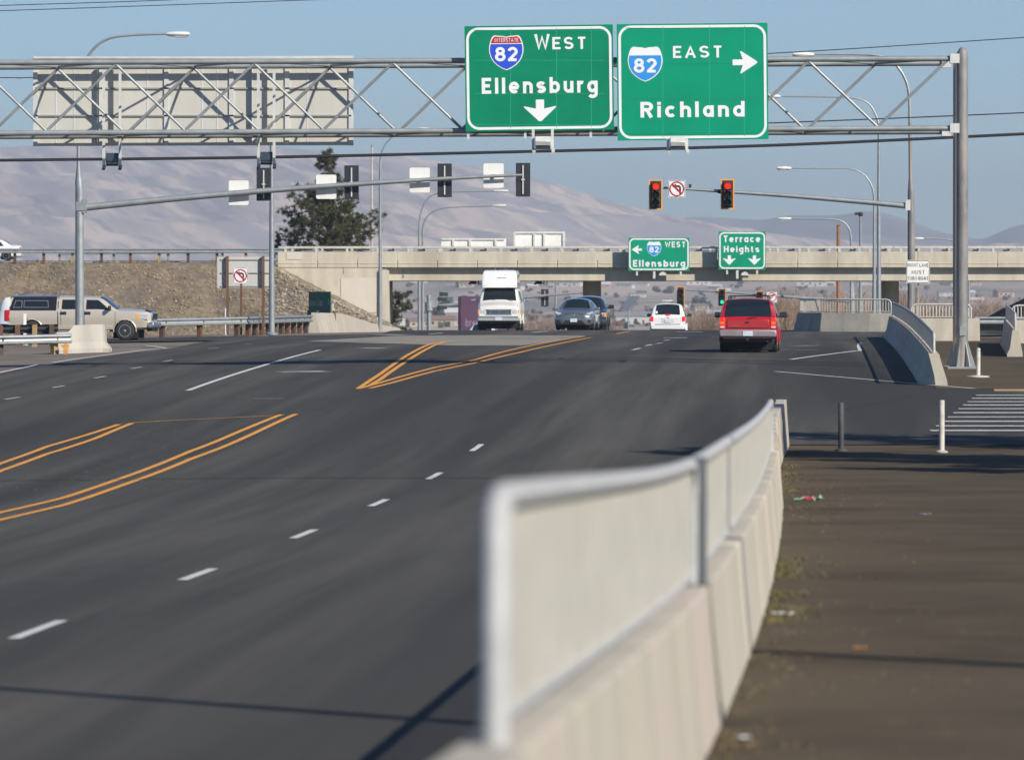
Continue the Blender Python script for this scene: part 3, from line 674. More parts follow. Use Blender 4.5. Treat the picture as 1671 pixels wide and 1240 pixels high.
# right signal mast
D2 = 205.0
p0 = W(1487, 560, D2); g0 = G(p0.x, D2)
mast = thing('signal_mast', 'galvanised signal mast behind the right barrier with an arm reaching left to two red lights', 'signal mast', (p0.x, D2, g0), 0, 'signal masts')
build('pole', MB().tube([(p0.x, D2, g0), W(1487, 440, D2), W(1486.5, 315, D2), W(1485.5, 290, D2), W(1484.5, 200, D2)], [.14, .135, .12, .065, .06], 16), POLEC, mast)
q = bez([(1484.5, 200), (1483, 155), (1477, 130), (1463, 108), (1445, 95), (1415, 90), (1328, 89.5)], D2)
build('lamp_arm', MB().tube(q, [.06 - .025 * i / len(q) for i in range(len(q))], 8), GALV, mast)
a, b = W(1328, 90, D2), W(1293, 90, D2); lamp_head(mast, a, a.x - b.x, (-1, 0, 0))
q = bez([(1482, 336.5), (1400, 329), (1290, 320), (1200, 314), (1125, 309), (1062, 306)], D2)
build('signal_arm', MB().tube(q, [.105 - .07 * i / (len(q) - 1) for i in range(len(q))], 12), GALV, mast)
build('arm_flange', MB().box(W(1481, 335, D2), (.18, .30, .38)), ALUB, mast)
build('camera_stub', MB().tube([W(1126, 309, D2), W(1126, 304, D2)], .03, 8).box(W(1126, 303, D2), (.09, .16, .09)), DKPLAS, mast)
build('arm_collar', MB().tube([W(1171, 312.5, D2), W(1177, 313, D2)], .075, 10), DKPLAS, mast)
signal_head('traffic_light', 'red traffic light with yellow edge at the tip of the right mast arm', 1069.5, 294, 342.5, 22, D2, True, 0, -.28, 'signals on the right mast arm')
signal_head('traffic_light', 'red traffic light with yellow edge halfway along the right mast arm', 1186.5, 293, 342, 22, D2, True, 0, -.28, 'signals on the right mast arm')
t = thing('no_left_turn_sign', 'square no left turn sign on the right mast arm between the two red lights', 'road sign', W(1104.5, 308.5, D2 - .2))
fc = Face(t, 1090.5, 294.5, 1118.5, 322.5, D2 - .2); noturn(t, fc); build('clamp', MB().box((0, .10, 0), (.08, .14, .3)), ALUB, t, world=False)
# street lamps
street_lamp('tall street lamp right of the second red light, its arm level with the gantry', (1434, 205), [(1428, 186), (1415, 168), (1388, 160), (1340, 158.5), (1276, 158)], (1273, 1250, 158), 262, .12, .06)
street_lamp('street lamp whose head hangs just above the right mast arm', (1426.5, 330), [(1424, 308), (1414, 290), (1399, 279), (1378, 275.3), (1340, 275), (1292, 275)], (1291, 1267, 275), 272, .11, .055, .03)
street_lamp('street lamp behind the bridge with its head level with the green bridge signs', (1389, 392), [(1386, 375), (1377, 363), (1362, 358.5), (1340, 357.5), (1292, 357)], (1291, 1269, 357), 410, .12, .08, .05)
street_lamp('street lamp behind the bridge, half hidden by the gantry column', (1581, 440), [(1578, 415), (1568, 399), (1552, 392), (1530, 390), (1508, 389.5)], (1507, 1491, 389.5), 430, .12, .08, .05)
street_lamp('slender street lamp in front of the bridge abutment with its arm reaching under the gantry', (620.5, 275), [(622, 255), (628, 238), (640, 224), (658, 215), (682, 211.5)], (680, 700, 211.5), 300, .11, .065, .04)
street_lamp('street lamp behind the bridge, the higher of two close together', (684, 378), [(686, 352), (694, 330), (709, 317.5), (740, 313.5), (806, 312)], (806, 830, 312), 410, .13, .08, .05)
street_lamp('street lamp behind the bridge, the lower of two close together', (690, 388), [(692, 364), (702, 349), (722, 340), (750, 338), (804, 336)], (804, 826, 336), 425, .13, .08, .05)
street_lamp('thick lamp pole beside the roadside board, its head hidden behind the gantry board', (443.5, 170), [(445, 150), (452, 135), (465, 126), (490, 122)], (490, 515, 122), 232, .13, .07)
street_lamp('small faint street lamp far beyond the bridge beside the white car', (1025.5, 512), [(1028, 503), (1036, 496), (1050, 492.5), (1080, 491.5)], (1080, 1098, 491), 640, .10, .09, .07)
def plain_pole(name, label, cat, x, yt, d, r0, r1, m, grp=None):
    p = W(x, yt, d); gz = G(p.x, d); t = thing(name, label, cat, (p.x, d, gz), 0, grp)
    build('shaft', MB().tube([(p.x, d, gz - .2), (p.x, d, p.z)], [r0, r1], 10), m, t); return t, p
t, p = plain_pole('camera_pole', 'thin steel pole with a small dark camera on top behind the bridge', 'pole', 1404, 353, 420, .16, .09, GALV)
build('camera', MB().lathe([(.14, p.z), (.2, p.z + .08), (.2, p.z + .22), (.06, p.z + .3)], (p.x, 420, 0), 'Z', 12).box((p.x - .25, 420, p.z + .18), (.35, .2, .2)), DKPLAS, t)
t, p = plain_pole('utility_pole', 'orange brown wooden utility pole behind the bridge', 'pole', 1368, 368, 460, .17, .14, mat('orange_timber', (.36, .16, .07), .8, 0, (.25, .11, .05), 2))
build('cap', MB().box((p.x, 460, p.z), (.3, .3, .08)), WOOD, t)
t, p = plain_pole('flagpole', 'thin pale pole rising behind the pine tree', 'pole', 607, 240, 440, .11, .07, mat('pale_pole', (.55, .50, .46), .6, 0, (.45, .36, .3), 1))
build('finial', MB().lathe([(.02, p.z), (.1, p.z + .08), (.02, p.z + .18)], (p.x, 440, 0), 'Z', 8), GALV, t)
t, p = plain_pole('lamp_post', 'thin pale post beyond the bridge left of the grey sedan', 'pole', 907, 461, 470, .10, .09, GALV)
build('cap', MB().box((p.x, 470, p.z), (.24, .24, .1)), GALV, t)

# far signal masts beyond the bridge
D3 = 430.0
p0 = W(700, 540, D3)
g0 = G(p0.x, D3)
mast = thing('signal_mast', 'distant signal mast under the bridge left of the white van', 'signal mast', (p0.x, D3, g0), 0, 'signal masts')
build('pole', MB().tube([(p0.x, D3, g0), W(700, 482, D3)], [.18, .17], 14), GALV, mast)
build('clamp', MB().lathe([(.30, W(0, 507, D3).z), (.30, W(0, 493.5, D3).z)], (p0.x, D3, 0), 'Z', 14), GALV, mast)
q = bez([(706, 501), (760, 495), (850, 486), (930, 479), (962, 477)], D3)
build('signal_arm', MB().tube(q, [.15 - .08 * i / (len(q) - 1) for i in range(len(q))], 10), GALV, mast)
signal_head('traffic_light', 'distant signal seen from behind between the white van and the grey sedan', 889, 472, 500.5, 12.5, D3, False, -1, .3, 'distant signals beyond the bridge')
t = thing('traffic_light', 'dark cluster of signal heads beside the distant mast left of the white van', 'traffic light', W(723, 492, D3), 0, 'distant signals beyond the bridge')
mb = MB()
for (dx, z, w_) in ((.12, .55, .5), (0, .18, .62), (-.02, -.45, .66)): mb.box((dx, 0, z), (w_, .4, .28)).box((dx - .3, 0, z), (.2, .36, .34))
build('housing', mb, SIGBACK, t, world=False, bevel=.03); build('bracket', MB().tube([(-.55, 0, .5), (-.55, 0, -.7)], .05, 8).box((-.4, 0, .2), (.3, .06, .06)), GALV, t, world=False)
p0 = W(1391, 540, 415); g0 = G(p0.x, 415)
mast = thing('signal_mast', 'distant signal mast under the bridge with its arm reaching left over the red car', 'signal mast', (p0.x, 415, g0), 0, 'signal masts')
build('pole', MB().tube([(p0.x, 415, g0), W(1391, 500, 415), W(1391, 484, 415), W(1390.5, 462, 415)], [.2, .2, .19, .10], 14), GALV, mast)
q = bez([(1390, 492), (1320, 487), (1240, 481), (1160, 475), (1112, 473)], 415)
build('signal_arm', MB().tube(q, [.14 - .09 * i / (len(q) - 1) for i in range(len(q))], 10), GALV, mast)
signal_head('traffic_light', 'distant unlit signal with yellow edge above the white car', 1110.5, 468, 503, 12.5, 415, True, -1, -.3, 'distant signals beyond the bridge')
signal_head('traffic_light', 'distant green traffic light with yellow edge left of the red car', 1178, 471, 499.5, 12.5, 415, True, 2, -.3, 'distant signals beyond the bridge')
signal_head('traffic_light', 'distant signal with yellow edge mostly hidden behind the red car roof', 1239.5, 475, 503, 13, 415, True, -1, -.3, 'distant signals beyond the bridge')
t = thing('no_right_turn_sign', 'small square no right turn sign on the distant mast arm beside the red car roof', 'road sign', W(1259.5, 485, 414.7))
fc = Face(t, 1251, 476.5, 1268.5, 494, 414.7); noturn(t, fc, True)
# ---------------------------------------------------------------- freeway bridge
BD = 379.0; k = BD / F
def bx(x): return (x - 835.5) * k
def bz(y): return EYE - (y - 500) * k
BW = 12.0
br = thing('bridge', 'long concrete freeway overpass crossing above the road with cream metal rails', 'bridge', (bx(1000), BD, 0))
XA, XE = bx(632), bx(2150)
zd0, zd1 = bz(436.5), bz(411)
# fascia panels (parapet faces)
n = 26; pw = (bx(2150) - bx(453)) / n
mb = MB()
for i in range(n):
    x0 = bx(453) + i * pw; mb.box((x0 + pw / 2, BD + .15, (zd0 + zd1) / 2), (pw - .035, .30, zd1 - zd0))
    mb.box((x0 + pw / 2, BD - .012, bz(430.2)), (pw - .035, .024, .05))
build('parapet', mb, CONCB, br, bevel=.015)
build('parapet', MB().box(((bx(453) + XE) / 2, BD + BW - .15, (zd0 + zd1) / 2), (XE - bx(453), .30, zd1 - zd0)), CONCB, br)
build('deck', MB().box(((bx(453) + XE) / 2, BD + BW / 2, zd0 + .30), (XE - bx(453), BW - .62, .40)), CONCB, br)
gs = MB(); zg0, zg1 = bz(458), zd0 + .1
for yy in (.74, 3.4, 6.0, 8.6, 11.2): gs.box(((XA + XE) / 2, BD + yy, (zg0 + zg1) / 2), (XE - XA, .45, zg1 - zg0))
build('girder', gs, CONCB, br)
dp = MB()
for x in (658, 1700): dp.box((bx(x), BD + .60, bz(447)), (.12, .24, .5))
build('drain_pipe', dp, GALV, br)
# rails on both edges
for yy, y0 in ((.12, 403.5), (BW - .12, 400.0)):
    zr_ = bz(404) if yy < 1 else bz(404) + .10
    x0 = bx(453); i = 0
    rb = MB(); 
    while x0 < XE:
        Lr = 8.2; rb.box((x0 + Lr / 2, BD + yy, zr_), (Lr - .08, .13, .15)); x0 += Lr
    build('rail_beam', rb, RAILP if yy < 1 else RAILW, br, bevel=.02)
    x0 = bx(466); step = 2.05; rp = MB(); rk = MB(); i = 0
    while x0 < XE:
        rp.box((x0, BD + yy, (zd1 + zr_) / 2), (.16, .12, zr_ - zd1)); rk.box((x0 + .85, BD + yy - .02, zd1 + .10), (.34, .12, .10)).box((x0 + 1.02, BD + yy, zd1 + .14), (.14, .1, .2)); x0 += step
    build('rail_post', rp, RAILP, br)
    if yy < 1: build('rail_bracket', rk, DKPLAS, br)
    build('rail_beam', MB().box(((bx(453) + XE) / 2, BD + yy + .03, zd1 + .06), (XE - bx(453), .05, .05)), GALV, br)
for x, d_ in ((966, 6), (1452, 6), (1960, 6)):
    yy = BD + d_; X = (x - 835.5) * yy / F
    build('pier_column', MB().lathe([(.62, G(X, yy) - .3), (.62, zg0 + .02)], (X, yy, 0), 'Z', 24), CONCB, br)
    build('pier_cap', MB().box((X, yy, zg0 + .30), (1.25, 4.3, .5)), CONCB, br)
# abutment and wing wall on the left
build('wing_wall', MB().box(((bx(453) + bx(560)) / 2, BD + .30, 2.2), (bx(560) - bx(453) - .04, .5, 2 * (zd0 - 2.2) - .01)).box(((bx(560) + bx(620)) / 2, BD + .30, 2.2), (bx(620) - bx(560) - .04, .5, 2 * (zd0 - 2.2) - .01))
      .box((bx(572.5), BD + .045, 2.4), (1.3, .012, 2 * (zd0 - 2.9))), CONCB, br)
build('repair_patch', MB().box((bx(585), BD + .03, bz(482)), (2.35, .03, 2.3)), PATCHC, br); build('repair_patch', MB().box((bx(480), BD - .02, bz(418)), (1.0, .03, .45)), PATCHC, br)
build('abutment', MB().box(((bx(618) + bx(635)) / 2, BD + 5.6, (bz(441) - 1.2) / 2), (bx(635) - bx(618), 11.4, bz(441) + 1.2)), CONCB, br)
# signs on the bridge
SD = BD - 1.1
def bsign(label, x0, y0, x1, y1):
    t = thing('bridge_sign', label, 'road sign', W((x0 + x1) / 2, (y0 + y1) / 2, SD)); fc = Face(t, x0, y0, x1, y1, SD); fc.plate(GREEN2); fc.border(1.2, 2.2, 8, SWHITE, .006)
    for x in (x0 + 14, x1 - 14): build('mounting_post', MB().box(fc.q(x, (y0 + y1) / 2 + 4, -.2), (.12, .3, (y1 - y0) * SD / F + .3)).box(fc.q(x, 424, -.62), (.1, .9, .1)), ALUB, t, world=False)
    return t, fc
t, fc = bsign('small green bridge sign with left arrow, blue 82 shield and the words West Ellensburg', 1025.5, 388, 1125, 442)
arrow(fc, 1039.5, 407.5, 16, 14, R(90), SWHITE, .006); shield(fc, 1055.5, 394.5, 1079, 418.5, SBLUE2, None, .006)
fc.text('WEST', 1085, 394.5, 1118, 404, SWHITE, .008, bold=.03); fc.text('Ellensburg', 1033, 424.5, 1118, 435.5, SWHITE, .008, bold=.035)
t, fc = bsign('small green bridge sign with the words Terrace Heights over two down arrows', 1172.5, 378, 1249.5, 440)
fc.text('Terrace', 1181, 384.5, 1240.5, 395.5, SWHITE, .008, bold=.035); fc.text('Heights', 1181, 401.5, 1239, 411.8, SWHITE, .008, bold=.035, cap='H')
arrow(fc, 1190, 424.5, 15, 20, 0, SWHITE, .006); arrow(fc, 1231, 424.5, 15, 20, 0, SWHITE, .006)
for lab, xh, xl in (('tiny white sign light under the West Ellensburg bridge sign', 1067.5, 1081.5), ('tiny white sign light under the Terrace Heights bridge sign', 1203, 1215.5)):
    t = thing('sign_light', lab, 'sign light', W(xl, 450, SD), 0, 'sign lights on the bridge'); 
    build('hanger_beam', MB().box(W(xh, 448, SD + .1), (.16, .10, .55)), ALUB, t)
    build('housing', MB().prism([(-.26, 0), (.26, 0), (.20, .16), (.04, .24), (-.04, .24), (-.20, .16)], W(xl, 449.5, SD), (1, 0, 0), (0, 0, 1), (0, 1, 0), .4), ALUB, t)
    build('lens', MB().box(W(xl, 451.5, SD + .2), (.44, .36, .14)), DKPLAS, t)
# boards and lights on the far edge of the bridge
FD = BD + BW + .6
t = thing('sign_board_back', 'long low white sign back on the far edge of the bridge', 'road sign', W(773, 396, FD)); fc = Face(t, 720.5, 389.5, 826, 403, FD)
fc.plate(WHITEP, .04)
mb = MB()
for x in (740, 767, 809): mb.box(fc.q(x, 396, .06), (.14, .10, .5))
mb.box(fc.q(773, 391, .06), (4.3, .06, .10)); build('post_beam', mb, ALUB, t, world=False)
t = thing('sign_board_back', 'taller white framed sign back on the far edge of the bridge above the van', 'road sign', W(880, 391, FD)); fc = Face(t, 838.5, 378.5, 922, 404, FD)
fc.plate(WHITEP, .04)
mb = MB(); mb.box(fc.q(880, 380, .06), (3.52, .08, .14))
for x in (840, 872, 888, 920): mb.box(fc.q(x, 392, .06), (.13, .10, .98))
build('post_beam', mb, ALUB, t, world=False)
for lab, xc in (('small dark sign light hanging under the bridge left of the white van', 774), ('small dark sign light hanging under the bridge right of the white van', 881)):
    t = thing('sign_light', lab, 'sign light', W(xc, 462, FD), 0, 'dark sign lights under the bridge')
    build('housing', MB().box(W(xc - 2, 461.5, FD), (.50, .4, .20)), DKPLAS, t, bevel=.03); build('hanger_beam', MB().box(W(xc + 6.5, 460, FD), (.10, .3, .34)).box(W(xc - 8, 463.5, FD), (.16, .3, .10)), DKPLAS, t)

# ---------------------------------------------------------------- embankment
def EMBZ(X, Y):
    t1 = 5.88 - .46 * max(0.0, 374.6 - Y); t2 = 5.62 - .50 * (X - bx(453)) - .03 * (BD - Y)
    z = min(5.88, t1, t2) + noise.fractal(Vector((X * .5, Y * .5, 1)), 1, 2, 5) * .22 * (1 if t1 < 5.8 else .1) + noise.fractal(Vector((X * 2.2, Y * 2.2, 1)), 1, 2, 3) * .09
    return z
rows = []
for i in range(70):
    Y = 361 + (BD - .0 - 361) * i / 69
    rows.append([(X, Y, max(EMBZ(X, Y), G(X, Y) - .4)) for X in [-75 + 69.0 * kk / 300 for kk in range(301)]])
eb = MB().grid(rows); rr = [[(p[0], p[1], p[2]) for p in rows[-1] if p[0] < bx(453)], [(p[0], 420, 5.75) for p in rows[-1] if p[0] < bx(453)]]
eb.grid(rr); struct('embankment', eb, EMB)
rows = [[(X, 362 - 1.2 * j * 6, G(X, 362 - 7.2 * j) - .02 + (1.5 - 1.5 * j / 14 if False else 0)) for X in [-90 + 80 * kk / 40 for kk in range(41)]] for j in range(18)]
# freeway lanes on top
fw = MB(); fw.grid([[(-110, 375.6, 6.0), (-90, 375.6, 6.0), (bx(453), 375.6, 6.0)], [(-110, 396, 6.12), (-90, 396, 6.12), (bx(453), 396, 6.12)]]); struct('freeway_road', fw, ASPH)
# riprap: scattered stones
rk = MB(); rnd = random.Random(5)
STONE = mat('embankment_stones', (.33, .27, .19), .95, 0, (.19, .155, .12), .9, 0, col3=(.52, .46, .36), scale3=1.7, fac3=(.56, .68))
for i in range(8000):
    X = rnd.uniform(-37, bx(636)); Y = rnd.uniform(360.5, 376)
    if i % 3 == 0: X = rnd.uniform(bx(440), bx(640))
    z = EMBZ(X, Y)
    if z < G(X, Y) + .05 or z > 5.72: continue
    r = rnd.uniform(.03, .11) * (1.6 if X > bx(440) else 1)
    vs = [Vector((rnd.gauss(0, 1), rnd.gauss(0, 1), rnd.gauss(0, .8))).normalized() * r * rnd.uniform(.7, 1.2) for _ in range(6)]
    base = [(1,0,0),(-1,0,0),(0,1,0),(0,-1,0),(0,0,1),(0,0,-1)]
    v = [(X + b[0] * r * rnd.uniform(.7, 1.3), Y + b[1] * r * rnd.uniform(.7, 1.3), z + b[2] * r * rnd.uniform(.5, .9)) for b in base]
    rk.add(v, [(0,2,4),(2,1,4),(1,3,4),(3,0,4),(2,0,5),(1,2,5),(3,1,5),(0,3,5)])
tag(build('embankment_rocks', rk, STONE, smooth=0), 'loose pale stones scattered over the embankment slope', 'rocks', kind='stuff')
gt = MB()
for i in range(2500):
    X = rnd.uniform(-37, bx(640)); Y = rnd.uniform(360.5, 375)
    z = EMBZ(X, Y)
    if z < G(X, Y) or noise.noise(Vector((X * .25, Y * .25, 5))) < .02: continue
    for q in range(4):
        a = rnd.uniform(0, 6.28); h = rnd.uniform(.1, .32); gt.add([(X, Y, z - .03), (X + .05 * math.cos(a), Y + .05 * math.sin(a), z - .03), (X + .16 * math.cos(a + 1), Y + .16 * math.sin(a + 1), z + h)], [(0, 1, 2)])
tag(build('dry_grass', gt, mat('dry_grass_blades', (.36, .28, .13), .9, 0, (.22, .17, .08), 1), smooth=0), 'dry tan grass tufts growing on the embankment', 'grass', kind='stuff')
# right slope below the bridge (in its shadow)
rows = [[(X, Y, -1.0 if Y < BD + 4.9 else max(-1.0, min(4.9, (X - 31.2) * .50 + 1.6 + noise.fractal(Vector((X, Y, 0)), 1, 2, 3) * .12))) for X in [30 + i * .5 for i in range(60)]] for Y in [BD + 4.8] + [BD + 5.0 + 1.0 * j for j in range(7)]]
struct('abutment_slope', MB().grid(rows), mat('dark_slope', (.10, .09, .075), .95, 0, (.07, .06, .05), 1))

# ---------------------------------------------------------------- guardrails
WB = [(-.155, .0), (-.13, .075), (-.08, .08), (-.05, .01), (.0, -.005), (.05, .01), (.08, .08), (.13, .075), (.155, .0)]
def guardrail(label, pts, post_sp, hgt=.55, pm=None, bm=None, group='guardrails', sag=0, post_r=.10, side=1, flare=False, offs=0.0):
    P = [Vector(p) for p in pts]; t = thing('guardrail', label, 'guardrail', P[0], 0, group)
    d = (P[-1] - P[0]); d.z = 0; d.normalize(); nrm = Vector((d.y, -d.x, 0)) * side
    seg = []; 
    for a, b in zip(P[:-1], P[1:]):
        m_ = max(1, int((b - a).length / 2.0)); seg += [a.lerp(b, i / m_) for i in range(m_)]
    seg.append(P[-1])
    rows = [[tuple(p + Vector((0, 0, hgt + v)) + nrm * (u + .10)) for v, u in WB] for p in seg]
    rows2 = [[tuple(p + Vector((0, 0, hgt + v)) + nrm * (u + .094)) for v, u in reversed(WB)] for p in seg]
    build('beam', MB().grid(rows).grid(rows2), bm or GALV, t, smooth=20)
    L = sum((b - a).length for a, b in zip(P[:-1], P[1:])); s_ = offs; i = 0
    while s_ < L:
        r_ = s_; 
        for a, b in zip(P[:-1], P[1:]):
            l = (b - a).length
            if r_ <= l: p = a.lerp(b, r_ / l); break
            r_ -= l
        m_ = pm(i) if callable(pm) else (pm or WOOD)
        rz = math.atan2(d.y, d.x)
        build('post', MB().box(p + Vector((0, 0, hgt / 2 - .1)) - nrm * .12, (.18, .18, hgt + .5), rz).box(p + Vector((0, 0, hgt)) + nrm * .02, (.12, .16, .3), rz), m_, t)
        s_ += post_sp; i += 1
    return t
def gl(x, y, d, dz=0): p = W(x, y, d); return Vector((p.x, d, G(p.x, d) + dz))
guardrail('guardrail at the left edge running into the concrete barrier end', [gl(-420, 0, 178, -.1), gl(-120, 0, 186, -.1), gl(112, 0, 188, -.1)], 1.9, .56, lambda i: WOODY if i % 2 else WOODD, offs=.6)
guardrail('guardrail seen from behind with short timber posts left of the concrete barrier end', [gl(-420, 0, 206), gl(95, 0, 207)], .62, .60, lambda i: [WOOD, WOODY, WOODD, WOOD][i % 4], side=-1, bm=DKPLAS)
guardrail('guardrail along the foot of the embankment behind the pickup truck', [gl(120, 0, 230), gl(250, 0, 230), gl(400, 0, 233), Vector((W(505, 0, 252).x, 252, G(W(505, 0, 252).x, 252)))], 1.9, .60, lambda i: WOOD if i % 2 else WOODD, side=1)
fg = [(x, 6.05) for x in (-300, 455)]
t = guardrail('guardrail with brown and yellow posts along the freeway on top of the embankment', [Vector((bx(-500), 374.2, 5.88)), Vector((bx(451), 374.6, 5.92))], 1.9, .74, lambda i: [WOOD, WOODY, WOODD][(i * 7) % 3] if i < 24 else WOODY, offs=.9)
guardrail('pale guardrail on the far side of the freeway', [Vector((bx(60), 398, 6.1)), Vector((bx(455), 398, 6.25))], 3.8, .66, lambda i: GALV)
guardrail('short guardrail beyond the gap between the two right hand barriers', [gl(1590, 0, 232), gl(1720, 0, 232)], 1.9, .50, lambda i: WOODY)

# ---------------------------------------------------------------- concrete barriers with steel railing
PROF = [(-.30, 0), (-.30, .08), (-.19, .26), (-.10, .80), (.09, .80), (.11, .50), (.14, .14), (.17, 0)]
PROF2 = [(-.30, 0), (-.30, .08), (-.19, .26), (-.10, .80), (.09, .80), (.16, .50), (.25, .14), (.30, 0)]
def barrier(label, pts, zf, ch=.80, rh=.50, rail=True, seg=6.0, group='concrete barriers with railings', rs=None, panels=None, r0=0.0, r1=0.0, cap=CONC, name='concrete_barrier', thick=1.0, picket=.115, pm=None, low_end=False, nose=False, blade=0.0, PROF=PROF2):
    """pts: (X,Y) line; rail from r0 m after the start to r1 m before the end"""
    P = [Vector((a, b, 0)) for a, b in pts]; L = [0]
    for a, b in zip(P[:-1], P[1:]): L.append(L[-1] + (b - a).length)
    def at(s_):
        s_ = max(0, min(L[-1] - 1e-4, s_))
        for i in range(len(P) - 1):
            if s_ <= L[i + 1]:
                a, b = P[i], P[i + 1]; p = a.lerp(b, (s_ - L[i]) / (L[i + 1] - L[i])); d = (b - a).normalized(); return Vector((p.x, p.y, zf(p.x, p.y))), Vector((d.y, -d.x, 0)), d
    root = at(0)[0]; t = thing(name, label, 'barrier', root, 0, group)
    s0 = 0
    while s0 < L[-1] - .05:
        s1 = min(L[-1], s0 + seg); rows = []; m_ = max(2, int((s1 - s0) / .8))
        for i in range(m_ + 1):
            q = s0 + .012 + (s1 - s0 - .024) * i / m_; p, nn, d = at(q); sc_ = ch / .80
            if low_end: sc_ *= 1 - .8 * sstep(L[-1] * .15, L[-1], q)
            rows.append([tuple(p + nn * (a * thick) + Vector((0, 0, b * sc_ if b > 0 else -.15))) for a, b in PROF])
            if nose and i == 0 and s0 == 0:
                rows = [[tuple(Vector(r_) - d * .0 + (nn * ((.14 - .24 * (b / .8)) - a) if a < 0 else Vector((0, 0, 0)))) for r_, (a, b) in zip(rows[0], PROF)]]
        mb = MB().grid(rows); n_ = len(PROF); o = len(mb.v) - n_
        mb.f.append(tuple(range(n_))); mb.m.append(0); mb.f.append(tuple(range(o, o + n_))[::-1]); mb.m.append(0)
        build('concrete_segment', mb, cap, t, smooth=0, bevel=.01)
        s0 = s1
    if rail:
        pan = panels or [(r0, L[-1] - r1)]
        for (a, b) in pan:
            N = max(3, int((b - a) / 1.2)); top = []; bot = []
            zc = lambda q, h: at(q)[0] + Vector((0, 0, h))
            top = [zc(a + .02, ch), zc(a + .03, ch + rh * .75), zc(a + .10, ch + rh * .93), zc(a + .24, ch + rh)] + [zc(a + .3 + (b - a - .6) * i / N, ch + rh) for i in range(N + 1)] + [zc(b - .24, ch + rh), zc(b - .10, ch + rh * .93), zc(b - .03, ch + rh * .75), zc(b - .02, ch)]
            build('top_rail', MB().tube(top, .037, 12), pm or RAILW, t, smooth=60)
            build('bottom_rail', MB().tube([zc(a + (b - a) * i / N, ch + .055) for i in range(N + 1)], .018, 6), pm or RAILW, t)
            mb = MB(); q = a + .12
            while q < b - .08:
                p, nn, d = at(q); rz = math.atan2(d.y, d.x); mb.box(p + Vector((0, 0, ch + .04 + (rh - .04) / 2)), (.034, .012, rh - .05), rz + blade); q += picket
            build('picket_panel', mb, pm or RAILP, t, smooth=0)
    return t
zw = lambda X, Y: G(X + .35, Y)
barrier('long concrete barrier with cream railing running away from the nearest corner, beside the path', [(XW(Y_), Y_) for Y_ in (8.4, 14, 20, 29.2)], lambda X, Y: zp(Y), seg=26, r0=5.85, picket=.10, ch=.72, rh=.62, PROF=PROF)
barrier('long concrete barrier with cream railing running on beyond the nearest one to the crossing', [(XW(Y_), Y_) for Y_ in (29.36, 34, 38, 43, 48, 54, 60, 66, 71)], lambda X, Y: zp(Y), seg=6.1, ch=.72, rh=.62, PROF=PROF)
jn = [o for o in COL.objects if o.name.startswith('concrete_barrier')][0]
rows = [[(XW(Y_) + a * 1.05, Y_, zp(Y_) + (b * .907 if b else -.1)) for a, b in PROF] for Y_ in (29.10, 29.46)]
build('joint_shade_strip', MB().grid(rows), mat('joint_shade_dark', (.06, .065, .07), .8), jn, smooth=0)  # dark strip over the joint, painting in the shade of its recess
build('shaded_joint_post', MB().tube([(XW(29.2) + .03, 29.2, zp(29.2) + .70), (XW(29.2) + .03, 29.2, zp(29.2) + 1.375)], .046, 10), mat('joint_post_shade', (.10, .11, .12), .5, .3), jn)  # dark post colour stands for the shaded rail ends at the joint
barrier('low bare end of the near concrete barriers by the crossing, flaring toward the dark bollard', [(XW(Y_), Y_) for Y_ in (71.15, 78, 85, 92, 98)] + [(XW(106) + .02, 106), (XW(112.5) + .10, 112.5)], lambda X, Y: zp(Y) if Y < 104 else G(X + .5, Y), ch=.90, rail=False, seg=6, PROF=PROF)
barrier('shaded concrete barrier with railing left of the gantry column', [(XW2(143.5), 143.5), (XW2(170), 170), (XW2(214), 214)], lambda X, Y: G(X, Y), seg=6, r0=.12, nose=True, blade=R(50), thick=1.25, picket=.06)
w3a = W(1528, 0, 204); w3b = W(1600, 0, 204)
barrier('pale concrete barrier with railing standing across behind the gantry column', [(w3a.x - 1.0, 203), (w3b.x - .1, 203)], lambda X, Y: G(X, Y), seg=5, r1=.3, thick=.8)
barrier('short concrete barrier with railing at the right edge of the picture', [(W(1657, 0, 172).x, 172), (W(1640, 0, 196).x + .05, 196)], lambda X, Y: G(X, Y), seg=5, r0=.35, thick=.8, blade=R(50), picket=.06)
barrier('concrete barrier with railing at the far right edge, standing across', [(W(1650, 0, 197).x, 197), (W(1760, 0, 197).x, 197)], lambda X, Y: G(X, Y), seg=5)
cv = [W(1312, 0, 249), W(1306, 0, 244), W(1312, 0, 240), W(1338, 0, 237.5), W(1400, 0, 236.8), W(1456, 0, 236.5), W(1461, 0, 236.5)]
barrier('curved concrete barrier with open railing between the red car and the bridge column', [(p.x, p.y) for p in cv], lambda X, Y: G(X, Y), ch=.78, rh=.56, seg=3.9, cap=mat('dull_grey_concrete', (.33, .31, .26), .9, 0, (.23, .22, .19), 1.3, .4, 14, stretch=(1, 1, .3), col3=(.40, .37, .30), scale3=.8), r0=1.0, r1=.15, thick=1.1, picket=.12)
bl = [W(512, 0, 256), W(545, 0, 262), W(600, 0, 290), W(650, 0, 330)]
barrier('low sloping concrete barrier under the dark green sign by the embankment', [(p.x, p.y) for p in bl], lambda X, Y: max(G(X, Y), 1.62 - .011 * (Y - 262)), ch=.86, rail=False, seg=30, group='plain concrete barriers')
